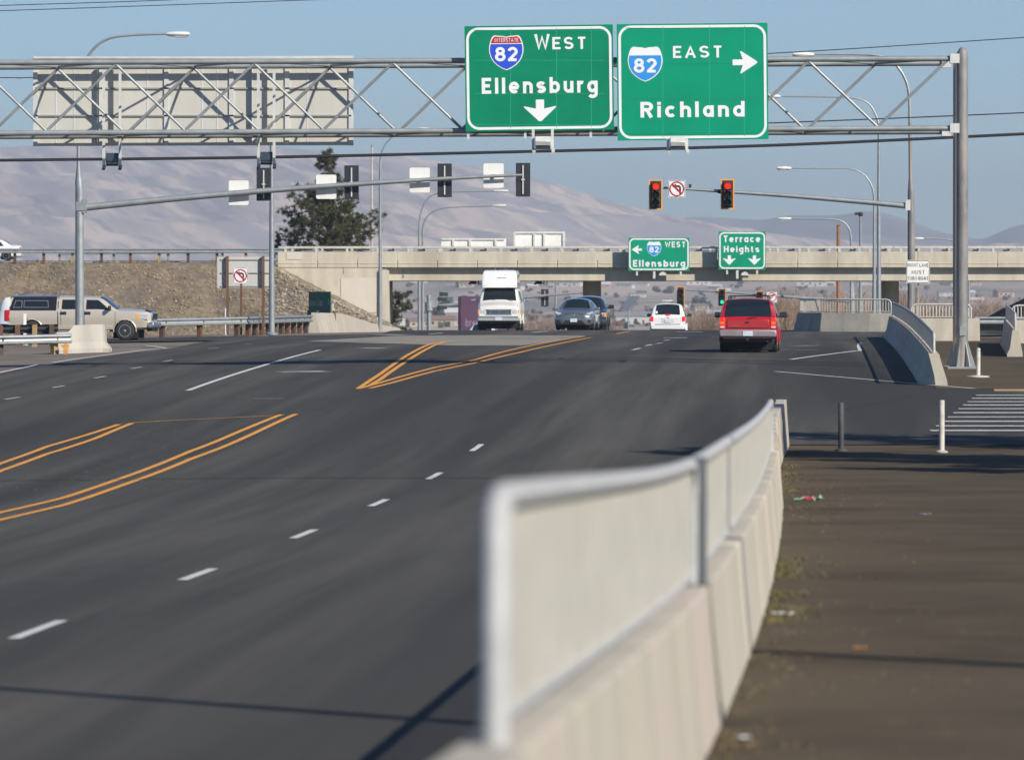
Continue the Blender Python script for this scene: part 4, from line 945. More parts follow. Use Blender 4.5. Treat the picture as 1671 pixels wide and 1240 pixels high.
# block at the left mast
cb = thing('concrete_block', 'concrete barrier end carrying the tall left signal mast', 'barrier', gl(138, 0, 190))
a = gl(93, 0, 188.6); b = gl(168, 0, 190.5)
rows = []
for s_ in range(9):
    t_ = s_ / 8; p = a.lerp(b, t_); p.z = G(p.x, p.y); h = .66 + .22 * sstep(.28, .33, t_)
    rows.append([tuple(p + Vector((0 + fx * .12, y_, zz if zz <= 0 else zz * h / .8))) for (y_, zz), fx in zip([(-.34, -.1), (-.34, .08), (-.22, .28), (-.13, .8), (.13, .8), (.22, .28), (.34, .08), (.34, -.1)], (0,) * 8)])
rows.append([tuple(Vector(q) + Vector((.10 + .16 * (1 if abs(q[2] - rows[-1][0][2]) < .4 else 0), 0, -.03))) for q in rows[-1]])
mb = MB().grid(rows); n_ = 8; o = len(mb.v) - n_; mb.f += [tuple(range(n_)), tuple(range(o, o + n_))[::-1]]; mb.m += [0, 0]
build('concrete_body', mb, mat('grey_concrete', (.47, .44, .38), .9, 0, (.36, .34, .30), 1.4, .5, 14, stretch=(1, 1, .2)), cb, smooth=0, bevel=.02)
build('yellow_marker', MB().prism([(0, 0), (.14, 0), (.20, .30), (.08, .36), (-.10, .28), (.0, .2)], W(103, 578, 187.6), (1, 0, 0), (0, 0, 1), (0, 1, 0), .10), mat('orange_marker', (.70, .36, .12), .7, 0, (.5, .25, .08), 6), cb)

# ---------------------------------------------------------------- roadside signs and posts
RD = 236.0
t = thing('roadside_board_back', 'grey back of a roadside board on two brown timber posts', 'road sign', gl(400, 0, RD))
fc = Face(t, 354.5, 419.5, 448, 470.5, RD); t.location = W(401, 445, RD)
fc.plate(mat('weathered_board_back', (.55, .54, .50), .65, .1, (.47, .46, .43), 1, stretch=(1, 1, .2)), .03)
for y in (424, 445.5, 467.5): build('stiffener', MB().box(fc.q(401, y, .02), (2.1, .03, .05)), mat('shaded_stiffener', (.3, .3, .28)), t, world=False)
for x in (371, 429.5):
    p = W(x, 418, RD - .12); build('post', MB().box((p.x, p.y, (p.z + G(p.x, RD)) / 2), (.115, .14, p.z - G(p.x, RD))), WOOD, t)
t = thing('no_left_turn_sign', 'square no left turn sign on its own brown post before the grey board', 'road sign', W(392.5, 450, RD - 1.5))
fc = Face(t, 380.5, 438, 405, 464.5, RD - 1.5); noturn(t, fc)
p = W(393.5, 462, RD - 1.4); build('post', MB().box((p.x, p.y, (p.z + G(p.x, RD)) / 2), (.09, .10, p.z - G(p.x, RD))), WOOD, t)
p = W(368.5, 520, RD - .6); g_ = G(p.x, RD)
def delineator(label, x, yt, d, wd=.09, m=None, dia=False, base=None):
    p = W(x, yt, d); g_ = G(p.x, d); t = thing('marker_post' if not dia else 'bollard', label, 'marker post' if not dia else 'bollard', (p.x, d, g_), 0, 'marker posts' if not dia else 'bollards by the crossing')
    if dia: build('post', MB().lathe([(wd / 2, g_ - .05), (wd / 2, p.z - .02), (wd * .42, p.z)], (p.x, d, 0), 'Z', 14), m or RAILW, t)
    else: build('post', MB().box((p.x, d, (p.z + g_) / 2), (wd, .03, p.z - g_)), m or SWHITE, t, bevel=.008)
    build('base', MB().lathe([(base or wd * 1.1, g_ - .02), (base or wd * 1.1, g_ + .03), (wd * .6, g_ + .05)], (p.x, d, 0), 'Z', 12), m or CONC, t)
    return t
delineator('white marker post in front of the pickup bed', 40.5, 512, 209, .11)
delineator('white marker post beside the left brown post of the board', 368.5, 503, RD - .8, .07)
delineator('thin pale marker post right of the dark green sign', 543, 496, 262, .09, RAILP)
BOLL = mat('peeling_bollard_paint', (.58, .56, .51), .75, 0, (.36, .31, .25), 5, fac=(.45, .7))
t = delineator('white round bollard with peeling paint at the crosswalk', 1537, 653, 109, .105, BOLL, True)
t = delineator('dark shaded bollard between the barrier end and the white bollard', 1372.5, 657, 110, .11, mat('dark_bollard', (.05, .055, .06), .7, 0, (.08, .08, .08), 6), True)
t = delineator('pale bollard beside the foot of the gantry column', 1596.5, 568, 150, .105, BOLL, True, .30)
# green sign turned from the sun; its green and legend also carry painted shade
GSD = 262.0
t = thing('mileage_sign', 'dull dark green sign reading Union Gap turned away from the sun above the sloping barrier', 'road sign', W(521.5, 500, GSD), R(-48))
c_ = math.cos(R(48)); fc = Face(t, 521.5 - 18.5 / c_, 477, 521.5 + 18.5 / c_, 525, GSD); fc.plate(GREEND, .04)
cx = lambda x: 521.5 + (x - 521.5) / c_
dm = mat('shaded_legend', (.33, .40, .40), .6)
fc.text('Union', cx(505), 490, cx(516), 500, dm, .006, cap='U', bold=.01); fc.text('Gap', cx(518.5), 489.5, cx(527), 500, dm, .006, cap='G', bold=.01); fc.text('3', cx(535.5), 488.5, cx(538), 498, dm, .006, cap='3'); shield(fc, cx(516), 508, cx(521), 515, dm, None, .006)
gg = G(W(521, 0, GSD).x, GSD); build('post', MB().box((-.9, .12, -1.4), (.12, .12, 2.4)).box((.9, .12, -1.4), (.12, .12, 2.4)), WOOD, t, world=False)
# RIGHT LANE MUST TURN RIGHT
t = thing('lane_sign', 'white square sign reading RIGHT LANE MUST TURN RIGHT beside the right signal mast', 'road sign', W(1498, 443.5, 201))
fc = Face(t, 1479, 424.5, 1517.5, 462.5, 201); fc.plate(WHITEP, .02); fc.border(.6, .9, 3, SBLACK, .004)
SG = mat('faded_black_legend', (.10, .10, .11), .6)
fc.text('RIGHT LANE', 1481.5, 430, 1515, 435.5, SG, .005, bold=.0); fc.text('MUST', 1488, 441, 1509, 447, SG, .005, bold=.01); fc.text('TURN RIGHT', 1481.5, 451.5, 1515, 457, SG, .005, bold=.0)
p = W(1498.5, 424, 201.1); build('post', MB().box((p.x, p.y, (p.z + 1.7) / 2), (.055, .055, p.z - 1.7)), POLEC, t)

# ---------------------------------------------------------------- overhead wires
def wire(label, pts, d, r, grp='overhead wires'):
    P = bez(pts, d, 6); t = build('overhead_wire', MB().tube(P, r, 6), mat('black_cable', (.02, .02, .025), .6)); return tag(t, label, 'cable', grp)
wire('thick black cable crossing the whole view behind the gantry, below the green signs', [(-400, 268), (0, 262), (435, 257), (870, 247.5), (1250, 238), (1671, 219), (2000, 203)], 170, .045)
wire('thin dark wire leaving the East Richland sign, just above the thick cable', [(-400, 219), (600, 214), (1000, 208), (1250, 201.5), (1671, 184.5), (2000, 168)], 172, .018)
wire('thin faint wire above the right end of the gantry', [(-400, 128), (0, 127.5), (56, 127), (400, 112), (900, 101), (1255, 88), (1671, 62), (2000, 40)], 172, .014)
wire('hair thin wire at the top left corner, upper of the pair', [(-200, 17), (0, 10), (300, 0), (700, -20)], 172, .012)
wire('hair thin wire at the top left corner, lower of the pair', [(-200, 21), (0, 18.5), (560, -1), (900, -12)], 172, .012)
# things standing outside the frame that throw their shadows into it
t = thing('utility_pole', 'tall timber pole right of the camera throwing its shadow over the near lanes', 'pole', (7.0, 30.6, G(7.0, 30.6)))
build('shaft', MB().tube([(7.0, 30.6, 0), (7.0, 30.6, 13)], [.17, .09], 10), WOOD, t); build('crossarm', MB().box((7.0, 30.6, 12.4), (2.2, .12, .12)), WOOD, t)
cbl = MB().tube([(34, 82.5, 14.2), (9, 84, 12.6), (-16, 86, 14.4)], .07, 6); tag(build('overhead_wire', cbl, mat('black_cable', (.02, .02, .025))), 'cable above the frame throwing a thin shadow across road and path', 'cable')
TAILB = mat('brake_lamp', (.55, .012, .01), .3, emit=((1, .03, .015), .55))
AMBL = mat('amber_rear_lens', (.75, .16, .03), .3, emit=((1, .2, .03), .12))
# ---------------------------------------------------------------- vehicles
def paint(name, c, c2=None, coat=1.0, rough=.35, metal=0.0): return mat(name, c, rough, metal, c2 or tuple(x * .93 for x in c), 1.5, coat=coat)
DKGAP = mat('dark_gap', (.008, .008, .009), .8)
class Body:
    """lofted body: stations (u from the nose, half width, bottom, belt, roof half width, side top, centre top)"""
    def __init__(s, L, st):
        s.L = L; us = [a[0] for a in st]; s.fn = [pchip(us, [a[i] for a in st]) for i in range(1, 7)]
    def S(s, u, v, side=1):
        hw, zb_, zw_, hr, zt_, zc = [f(u) for f in s.fn]
        C = [(0, zb_), (hw * .84, zb_), (hw * .965, zb_ + .09), (hw, (zb_ * .45 + zw_ * .55)), (hw * .978, zw_), (hr + (hw - hr) * .10, zt_ - (zt_ - zw_) * .13), (hr * .90, zt_), (0, zc)]
        v = max(0, min(7, v)); i = min(6, int(v)); t = v - i
        if i == 6:
            a, b = C[6], C[7]; x = a[0] + (b[0] - a[0]) * t; return Vector((side * x, s.L / 2 - u, a[1] + (b[1] - a[1]) * (1 - (1 - t) ** 2)))
        p0, p1, p2, p3 = C[max(0, i-1)], C[i], C[i+1], C[min(7, i+2)]
        if i == 4: p0, p3 = p1, p2
        q = [.5 * ((2*p1[j]) + (p2[j]-p0[j])*t*.6 + (2*p0[j]-5*p1[j]+4*p2[j]-p3[j])*t*t*0 ) if False else p1[j] + (p2[j]-p1[j])*t for j in (0, 1)]
        bl = math.sin(math.pi * t) * .012 if i in (3, 4) else 0
        return Vector((side * (q[0] + bl), s.L / 2 - u, q[1]))
    def mesh(s, wheels, rw, du=.06, open_=None):
        vs = [0, .5, 1, 1.5, 2, 2.33, 2.66, 3, 3.33, 3.66, 4, 4.2, 4.5, 4.8, 5, 5.33, 5.66, 6, 6.2, 6.4, 6.7, 7]
        ring = [(v, 1) for v in vs] + [(v, -1) for v in reversed(vs[1:-1])]; N = int(s.L / du); mb = MB()
        rows = [[s.S(s.L * i / N, v, sd) for v, sd in ring] for i in range(N + 1)]; n = len(ring)
        mb.v = [tuple(p) for r in rows for p in r]
        for i in range(N):
            for k_ in range(n):
                a = rows[i][k_]; b = rows[i+1][(k_+1) % n]; c = (a + b) / 2; u = s.L / 2 - c.y
                cutw = any((u - wu) ** 2 + (c.z - wz) ** 2 < (rw * 1.13) ** 2 and abs(c.x) > .45 for wu, wz in wheels)
                if cutw: continue
                v_ = ring[k_][0]
                if open_ and open_(u, v_): continue
                mb.f.append((i*n+k_, i*n+(k_+1) % n, (i+1)*n+(k_+1) % n, (i+1)*n+k_)[::-1]); mb.m.append(0)
        mb.f.append(tuple(range(n))); mb.m.append(0); mb.f.append(tuple(N * n + k_ for k_ in range(n))[::-1]); mb.m.append(0)
        return mb
    def patch(s, quad, off=.006, nu=8, nv=8, both=False, side=1):
        mb = MB()
        for sd in ((1, -1) if both else (side,)):
            rows = []
            for i in range(nu + 1):
                r = []
                for j in range(nv + 1):
                    a, b = i / nu, j / nv
                    u = (quad[0][0]*(1-a)+quad[1][0]*a)*(1-b) + (quad[3][0]*(1-a)+quad[2][0]*a)*b; v = (quad[0][1]*(1-a)+quad[1][1]*a)*(1-b) + (quad[3][1]*(1-a)+quad[2][1]*a)*b
                    p = s.S(u, v, sd); e = .02; du_ = s.S(u + e, v, sd) - s.S(u - e, v, sd); dv_ = s.S(u, min(7, v + e), sd) - s.S(u, v - e, sd)
                    nn = du_.cross(dv_)
                    if nn.length < 1e-9: nn = Vector((0, 0, 1))
                    nn.normalize()
                    if nn.x * sd < -1e-3 or (abs(nn.x) < .05 and nn.z < 0): nn = -nn
                    if v > 6 and nn.z < 0: nn = -nn
                    r.append(tuple(p + nn * off))
                rows.append(r)
            mb.grid(rows)
        return mb
def wheel(root, x, y, r, wdt, side, spokes=6, rimm=None):
    w_ = build('wheel', MB().lathe([(r * .60, -wdt / 2), (r * .90, -wdt / 2), (r * .985, -wdt * .38), (r, -wdt * .2), (r, wdt * .2), (r * .985, wdt * .38), (r * .90, wdt / 2), (r * .60, wdt / 2)], (x, y, r), 'X', 28), RUBBER, root, world=False, smooth=50)
    mb = MB(); s_ = side; xo = x + s_ * wdt * .47
    mb.lathe([(r * .62, -.01), (r * .62, .012), (r * .56, .012), (r * .55, -.01)], (xo, y, r), 'X', 24)
    mb.lathe([(r * .14, -.02), (r * .13, .02), (r * .06, .03)], (xo, y, r), 'X', 14)
    for k_ in range(spokes):
        a = 2 * math.pi * k_ / spokes
        for da in (-.13, .13): mb.box((xo - s_ * .005, y + math.cos(a + da) * r * .35, r + math.sin(a + da) * r * .35), (.02, r * .46, r * .075), rx=a + da * 1.3)
    build('rim', mb, rimm or RIM, w_, world=False); build('brake_disc', MB().lathe([(r * .56, -.01), (r * .56, .0)], (xo - s_ * .05, y, r), 'X', 20), DKGAP, w_, world=False)
    return w_
def vehicle(name, label, cat, X, Y, rz, L, st, pm, wh, r, wdt=.22, side_w=(), wind=None, rearw=None, group='vehicles on the road', gm=None, z=None, open_=None, glass_wind=None):
    g_ = G(X, Y) if z is None else z
    t = thing(name, label, cat, (X, Y, g_), rz, group); B = Body(L, st); hw = max(a[1] for a in st)
    build('body', B.mesh([(u, r) for u in wh], r, open_=open_), pm, t, world=False, smooth=32)
    gm = gm or GLASS
    if wind: build('windscreen', B.patch(wind, both=True), glass_wind or gm, t, world=False, smooth=80)
    if rearw: build('rear_window', B.patch(rearw, both=True), gm, t, world=False, smooth=80)
    for q in side_w:
        for sd in (1, -1): build('side_window', B.patch(q, side=sd, off=.007), gm, t, world=False, smooth=80)
    for u in wh:
        for sd in (1, -1): wheel(t, sd * (hw - wdt * .55), L / 2 - u, r, wdt, sd)
        mb = MB(); mb.box((0, L / 2 - u, r * 1.1), (hw * 1.62, r * 2.5, r * 1.7)); build('wheel_housing', mb, DKGAP, t, world=False)
    for sd in (1, -1):
        for u in wh:
            a0 = 8; build('arch_trim', MB().tube([(sd * (B.S(u, 2.9).x - .004), L / 2 - u + math.cos(R(a)) * r * 1.15, r + math.sin(R(a)) * r * 1.15) for a in range(-5, 190, 12)], .022, 6), pm, t, world=False)
    return t, B
def dbox(t, name, c, d, m, bev=.02, rx=0, ry=0, rz=0): return build(name, MB().box(c, d, rz, 0, rx, ry), m, t, world=False, bevel=bev)
def mirrors(t, x, y, z, m, s=.2, both=True, stalk=.12):
    for sd in (1, -1):
        mb = MB(); mb.box((sd * (x + stalk), y, z), (s, .10, s * .75)).box((sd * (x + stalk * .2), y, z - s * .2), (stalk * 1.2, .06, .05)); build('mirror', mb, m, t, world=False, bevel=.025)
def plate(t, y, z, front, m=None):
    o = dbox(t, 'licence_plate', (0, y, z), (.31, .02, .155), PLATE, .004)
    s_ = 1 if front else -1; 
    return o
HEAD = math.atan(.0535)
# --- red car (seen from behind)
RED = paint('red_car_paint', (.42, .008, .018), (.38, .007, .016))
st = [(0,.76,.45,.80,.62,.88,.92),(.12,.88,.43,.90,.70,.98,1.02),(1.25,.915,.42,1.02,.76,1.06,1.11),(2.0,.915,.42,1.06,.74,1.61,1.67),(3.2,.915,.42,1.07,.755,1.66,1.72),(4.34,.915,.42,1.07,.75,1.65,1.70),(4.44,.91,.42,1.07,.755,1.60,1.64),(4.70,.905,.43,1.06,.84,1.11,1.13),(4.76,.90,.40,1.04,.84,1.075,1.085),(4.80,.885,.44,1.00,.78,1.03,1.04)]
p = W(1224, 575, 180.4); t, B = vehicle('red_car', 'red boxy car with grey bumper and roof rack, seen from behind', 'car', p.x, 180.4, -HEAD - R(1.0), 4.8, st, RED, (.95, 3.75), .355, .29,
    side_w=([(1.75,4.08),(2.55,4.08),(2.55,4.9),(2.05,4.9)], [(2.62,4.08),(3.4,4.08),(3.4,4.9),(2.62,4.9)], [(3.48,4.08),(4.42,4.1),(4.26,4.9),(3.48,4.9)]), wind=[(1.32,6.15),(1.92,6.1),(1.92,7),(1.32,7)], z=G(p.x, 178.2))
yr = -2.4
mb = MB(); mb.prism([(-.70, 1.09), (.70, 1.09), (.63, 1.56), (.58, 1.595), (-.58, 1.595), (-.63, 1.56)], (0, yr + .075, 0), (1, 0, 0), (0, -.0, 1), (0, 1, 0), .05)
v = []
build('rear_window', B.patch([(4.405, 6.02), (4.705, 6.02), (4.705, 7), (4.405, 7)], off=.008, both=True), GLASS, t, world=False, smooth=80)
dbox(t, 'rear_bumper', (0, yr - .03, .60), (1.80, .20, .23), mat('grey_bumper_plastic', (.33, .28, .30), .4, .2, (.27, .23, .25), 2), .05)
dbox(t, 'bumper_skirt', (0, yr + .12, .43), (1.55, .2, .2), BLACK, .04)
dbox(t, 'tailgate_panel', (0, yr - .01, .90), (1.32, .05, .27), RED, .03)
for sd in (1, -1):
    l = dbox(t, 'tail_light', (sd * .80, yr + .01, .93), (.17, .09, .33), TAILB, .025)
    build('reversing_lens', MB().box((sd * .80, yr - .038, .80), (.13, .012, .06)), HLAMP, l, world=False)
    build('amber_lens', MB().box((sd * .80, yr - .038, .93), (.13, .012, .08)), AMBL, l, world=False)
dbox(t, 'tailgate_handle', (-.02, yr - .045, .95), (.12, .02, .045), BLACK, .005)
dbox(t, 'badge', (-.42, yr - .04, .83), (.33, .01, .04), mat('badge_grey', (.35, .10, .10), .4, .3), .003)
plate(t, yr - .14, .60, False)
build('wiper', MB().tube([(.30, yr + .0, 1.12), (.24, yr - .02, 1.12), (-.05, yr + .01, 1.05)], .012, 6), BLACK, t, world=False)
dbox(t, 'high_brake_lamp', (0, -1.93, 1.655), (.5, .06, .035), HLAMP, .01)
for sd in (1, -1): build('roof_rail', MB().tube([(sd * .62, -1.85, 1.65), (sd * .62, -1.75, 1.76), (sd * .62, .25, 1.77), (sd * .62, .4, 1.68)], .018, 8), BLACK, t, world=False)
build('roof_crossbar', MB().tube([(-.62, -1.5, 1.77), (.62, -1.5, 1.77)], .016, 6).tube([(-.62, 0, 1.78), (.62, 0, 1.78)], .016, 6), BLACK, t, world=False)
build('tow_hitch', MB().lathe([(.05, -.1), (.05, 0)], (0, yr - .1, .42), 'Y', 12).box((0, yr, .42), (.07, .3, .07)), DKPLAS, t, world=False)
build('exhaust_pipe', MB().tube([(.55, yr + .4, .36), (.62, yr + .02, .36)], .03, 8), DKPLAS, t, world=False)
mirrors(t, .92, 1.0, 1.18, mat('mirror_shell', (.03, .035, .045), .3), .24)
# --- small white car seen from behind (beyond the crest)
WHT = paint('white_car_paint', (.78, .78, .77), (.74, .74, .73))
st2 = [(0,.74,.42,.78,.6,.86,.9),(.12,.85,.36,.88,.68,.95,1.0),(1.15,.89,.33,1.0,.72,1.06,1.11),(1.85,.89,.33,1.03,.66,1.58,1.64),(3.0,.89,.33,1.04,.68,1.66,1.73),(4.0,.89,.35,1.04,.67,1.66,1.71),(4.12,.885,.36,1.04,.68,1.60,1.65),(4.34,.88,.38,1.02,.76,1.12,1.14),(4.40,.87,.40,1.0,.76,1.04,1.05),(4.44,.85,.44,.96,.74,1.0,1.01)]
p = W(1091.5, 536, 287); t, B = vehicle('white_car', 'white high backed car seen from behind, half sunk behind the crest of the road', 'car', p.x, 287, -HEAD, 4.44, st2, WHT, (.9, 3.5), .34, .22,
    side_w=([(1.65,4.08),(2.4,4.08),(2.4,4.9),(1.95,4.9)], [(2.47,4.08),(3.2,4.08),(3.2,4.9),(2.47,4.9)], [(3.3,4.08),(4.1,4.1),(3.95,4.9),(3.3,4.9)]), wind=[(1.22,6.15),(1.8,6.1),(1.8,7),(1.22,7)], z=1.44)
yr = -2.22
build('rear_window', B.patch([(4.10, 6.06), (4.335, 6.1), (4.335, 7), (4.10, 7)], off=.008, both=True), GLASS, t, world=False, smooth=80)
dbox(t, 'rear_bumper', (0, yr - .02, .52), (1.70, .16, .24), WHT, .05); dbox(t, 'bumper_strip', (0, yr - .10, .66), (1.3, .01, .03), DKGAP, .002)
for sd in (1, -1): dbox(t, 'tail_light', (sd * .79, yr + .03, .93), (.16, .10, .26), TAILB, .03)
dbox(t, 'number_recess', (0, yr - .0, .86), (.62, .03, .22), mat('white_recess', (.62, .60, .55), .5), .01); plate(t, yr - .03, .83, False)
dbox(t, 'badge', (0, yr + .0, 1.0), (.12, .02, .05), mat('badge_blue', (.1, .12, .2), .3), .01); dbox(t, 'high_brake_lamp', (0, yr + .06, 1.13), (.22, .03, .07), TAILB, .01)
dbox(t, 'sticker', (-.56, yr + .135, 1.26), (.10, .01, .12), SWHITE, .002, rx=-.35)
mirrors(t, .90, .95, 1.12, DKPLAS, .22)
# --- sedan, grey, coming towards us
GREY = paint('grey_car_paint', (.17, .19, .21), (.16, .18, .20), 1.0, .32, .45)
st3 = [(0,.52,.30,.54,.44,.66,.70),(.10,.74,.24,.62,.58,.73,.79),(.35,.85,.20,.70,.68,.82,.88),(1.15,.88,.19,.86,.72,.95,1.0),(2.0,.88,.19,.91,.56,1.34,1.41),(2.7,.88,.19,.93,.56,1.39,1.455),(3.3,.88,.19,.94,.55,1.36,1.42),(4.05,.88,.21,.97,.62,1.05,1.09),(4.5,.85,.25,.93,.64,1.02,1.05),(4.62,.72,.32,.85,.58,.95,.97)]
sw3 = ([(1.45,4.08),(2.35,4.08),(2.35,4.9),(2.0,4.85)], [(2.42,4.08),(3.5,4.1),(3.25,4.85),(2.42,4.9)])
CLEARG = mat('windscreen_glass', (.02, .03, .032), .05, 0, alpha=.62, spec=.9)
p = W(942.5, 539, 258.2); t, B = vehicle('grey_sedan', 'grey four door car coming towards the camera beside the white van', 'car', p.x, 258.2, math.pi - HEAD - R(2), 4.62, st3, GREY, (.95, 3.65), .315, .20,
    side_w=sw3, wind=[(1.17,6.1),(1.97,6.05),(1.97,7),(1.17,7)], rearw=[(3.4,6.1),(4.0,6.1),(4.0,7),(3.4,7)], z=G(p.x, 256) - .0, open_=lambda u, v: 1.22 < u < 1.92 and v > 6.15, glass_wind=CLEARG)
car = t; yf = 2.31
build('grille', MB().prism([(-.34, .60), (.34, .60), (.44, .72), (.30, .76), (-.30, .76), (-.44, .72)], (0, yf - .12, 0), (1, 0, 0), (0, 0, 1), (0, 1, 0), .10), mat('grille_dark', (.10, .12, .14), .3, .6), t, world=False)
for z_ in (.64, .68, .72): dbox(t, 'grille_bar', (0, yf - .01, z_), (.6, .015, .012), CHROME, .002)
dbox(t, 'badge', (0, yf, .68), (.10, .02, .08), CHROME, .01)
for sd in (1, -1):
    build('headlight', MB().prism([(.42, .66), (.66, .63), (.84, .74), (.86, .84), (.70, .80), (.46, .73)] if sd > 0 else [(-.42, .66), (-.46, .73), (-.70, .80), (-.86, .84), (-.84, .74), (-.66, .63)], (0, yf - .34, 0), (1, 0, 0), (0, 0, 1), (0, 1, 0), .20), HLAMP, t, world=False, bevel=.02)
    build('fog_lamp', MB().box((sd * .66, yf - .10, .40), (.20, .10, .07)), BLACK, t, world=False, bevel=.01)
build('air_intake', MB().prism([(-.50, .30), (.50, .30), (.36, .44), (-.36, .44)], (0, yf - .12, 0), (1, 0, 0), (0, 0, 1), (0, 1, 0), .13), BLACK, t, world=False)
dbox(t, 'front_bumper', (0, yf - .16, .48), (1.56, .24, .12), GREY, .05); plate(t, yf + .03, .44, True)
mirrors(t, .86, .85, .96, GREY, .18)
# driver
SKIN = mat('skin', (.55, .30, .22), .6)
def skin_person(name, label, cat, root_loc, rz, joints, bones, clothes, rootv=0):
    o = None
    me = bpy.data.meshes.new(name); me.from_pydata([j[0] for j in joints], bones, []); o = bpy.data.objects.new(name, me); COL.objects.link(o)
    bpy.context.view_layer.objects.active = o
    sk = o.modifiers.new('skin', 'SKIN'); sl_ = me.skin_vertices[0].data if me.skin_vertices else None
    if sl_ is None:
        import bmesh
        bm = bmesh.new(); bm.from_mesh(me); bm.verts.layers.skin.verify(); bm.to_mesh(me); bm.free(); sl_ = me.skin_vertices[0].data
    for i, j in enumerate(joints): sl_[i].radius = (j[1], j[1]); sl_[i].use_root = (i == rootv)
    sb = o.modifiers.new('sub', 'SUBSURF'); sb.levels = 1; sb.render_levels = 1
    me.materials.append(clothes); o.location = root_loc; o.rotation_euler.z = rz
    return tag(o, label, cat)
J = [((0, 0, .50), .14), ((0, -.04, .72), .145), ((0, -.05, .92), .13), ((0, -.03, 1.03), .05), ((0, -.01, 1.13), .085), ((0, 0, 1.20), .075),
     ((.19, -.02, .93), .06), ((.24, .14, .76), .045), ((.14, .36, .86), .035), ((.10, .40, .88), .04), ((-.19, -.02, .93), .06), ((-.25, .16, .80), .045), ((-.14, .38, .92), .035), ((-.10, .42, .93), .04),
     ((.11, .12, .46), .09), ((.12, .50, .52), .07), ((.12, .62, .20), .05), ((-.11, .12, .46), .09), ((-.12, .50, .52), .07), ((-.12, .62, .20), .05)]
Bn = [(0,1),(1,2),(2,3),(3,4),(4,5),(2,6),(6,7),(7,8),(8,9),(2,10),(10,11),(11,12),(12,13),(0,14),(14,15),(15,16),(0,17),(17,18),(18,19)]
M_ = Matrix.Rotation(car.rotation_euler.z, 3, 'Z'); off = M_ @ Vector((-.37, -.02, -.02))
dr = skin_person('person', 'driver of the grey car in a pale shirt, hands on the wheel', 'person', Vector(car.location) + off, car.rotation_euler.z, J, Bn, mat('driver_shirt', (.42, .30, .28), .8))
hb = MB().lathe([(.02, -.11), (.06, -.09), (.082, -.02), (.085, .04), (.06, .10), (.02, .12)], (0, 0, 1.16), 'Z', 14)
build('face', hb, SKIN, dr, world=False, smooth=80); build('hair', MB().lathe([(.092, .0), (.09, .07), (.05, .125), (.01, .135)], (0, -.015, 1.17), 'Z', 14), mat('brown_hair', (.05, .03, .02), .8), dr, world=False, smooth=80)
for sd in (1, -1): build('forearm_skin', MB().tube([(sd * .24, .15, .775), (sd * .15, .36, .89), (sd * .11, .41, .91)], [.05, .042, .045], 8), SKIN, dr, world=False)
build('steering_wheel', MB().tube([(-.37 + .18 * math.cos(R(a)), .44 - .07 * math.sin(R(a)), .86 + .16 * math.sin(R(a))) for a in range(0, 361, 24)], .014, 6), BLACK, car, world=False)
dbox(car, 'dashboard', (0, .72, .80), (1.3, .4, .14), BLACK, .04); dbox(car, 'seat', (-.37, -.32, .62), (.5, .16, .8), DKPLAS, .05); dbox(car, 'seat', (.37, -.32, .62), (.5, .16, .8), DKPLAS, .05)
# --- dark SUV behind it
NAVY = paint('navy_car_paint', (.018, .028, .05), (.016, .025, .045), 1.0, .25)
st4 = [(0,.80,.48,.92,.7,1.02,1.06),(.10,.94,.40,1.0,.8,1.10,1.14),(.4,.97,.38,1.06,.84,1.15,1.2),(1.3,.98,.36,1.16,.84,1.24,1.28),(2.05,.98,.36,1.2,.70,1.74,1.81),(3.2,.98,.36,1.2,.72,1.79,1.86),(4.9,.98,.38,1.2,.72,1.75,1.82),(5.1,.95,.42,1.15,.74,1.5,1.55)]
p = W(960, 540, 277); t, B = vehicle('dark_car', 'tall dark blue car coming towards the camera, mostly hidden behind the grey car', 'car', p.x, 277, math.pi - HEAD, 5.1, st4, NAVY, (1.0, 4.0), .39, .26,
    side_w=([(1.65,4.08),(2.7,4.08),(2.7,4.9),(2.1,4.9)], [(2.78,4.08),(3.7,4.08),(3.7,4.9),(2.78,4.9)], [(3.8,4.08),(4.8,4.1),(4.7,4.9),(3.8,4.9)]), wind=[(1.36,6.1),(1.98,6.06),(1.98,7),(1.36,7)], z=1.66)
for sd in (1, -1):
    h = dbox(t, 'headlight', (sd * .78, 2.50, .93), (.34, .10, .20), HLAMP, .03); build('amber_lens', MB().box((sd * .92, 2.53, .93), (.10, .12, .18)), AMBER, h, world=False)
dbox(t, 'grille', (0, 2.51, .90), (1.1, .08, .26), BLACK, .03); dbox(t, 'front_bumper', (0, 2.52, .58), (1.8, .2, .25), DKPLAS, .05); plate(t, 2.63, .56, True)
mirrors(t, .98, 1.0, 1.32, BLACK, .26, stalk=.18)
# --- white high roof van
CREAM = paint('cream_van_paint', (.74, .72, .66), (.70, .68, .62), .6)
st5 = [(0,.90,.48,.86,.80,1.03,1.06),(.10,.97,.42,.94,.86,1.10,1.14),(.85,.99,.38,1.14,.88,1.32,1.38),(1.50,1.0,.36,1.25,.80,1.94,2.0),(2.0,1.0,.36,1.26,.80,1.98,2.04),(5.4,1.0,.38,1.26,.80,1.98,2.04),(5.55,.96,.42,1.2,.78,1.9,1.96)]
p = W(817.5, 540, 265); t, B = vehicle('white_van', 'cream white van with a raised high roof coming towards the camera', 'van', p.x, 265, math.pi - HEAD + R(1), 5.55, st5, CREAM, (.85, 4.3), .37, .24,
    side_w=([(1.25,4.08),(2.2,4.08),(2.2,4.9),(1.62,4.9)], [(2.5,4.2),(3.8,4.2),(3.8,4.9),(2.5,4.9)]), wind=[(.93,6.02),(1.46,6.02),(1.46,7),(.93,7)], z=G(p.x, 262.4) - .02)
yf = 2.775
rb = MB(); rows = []
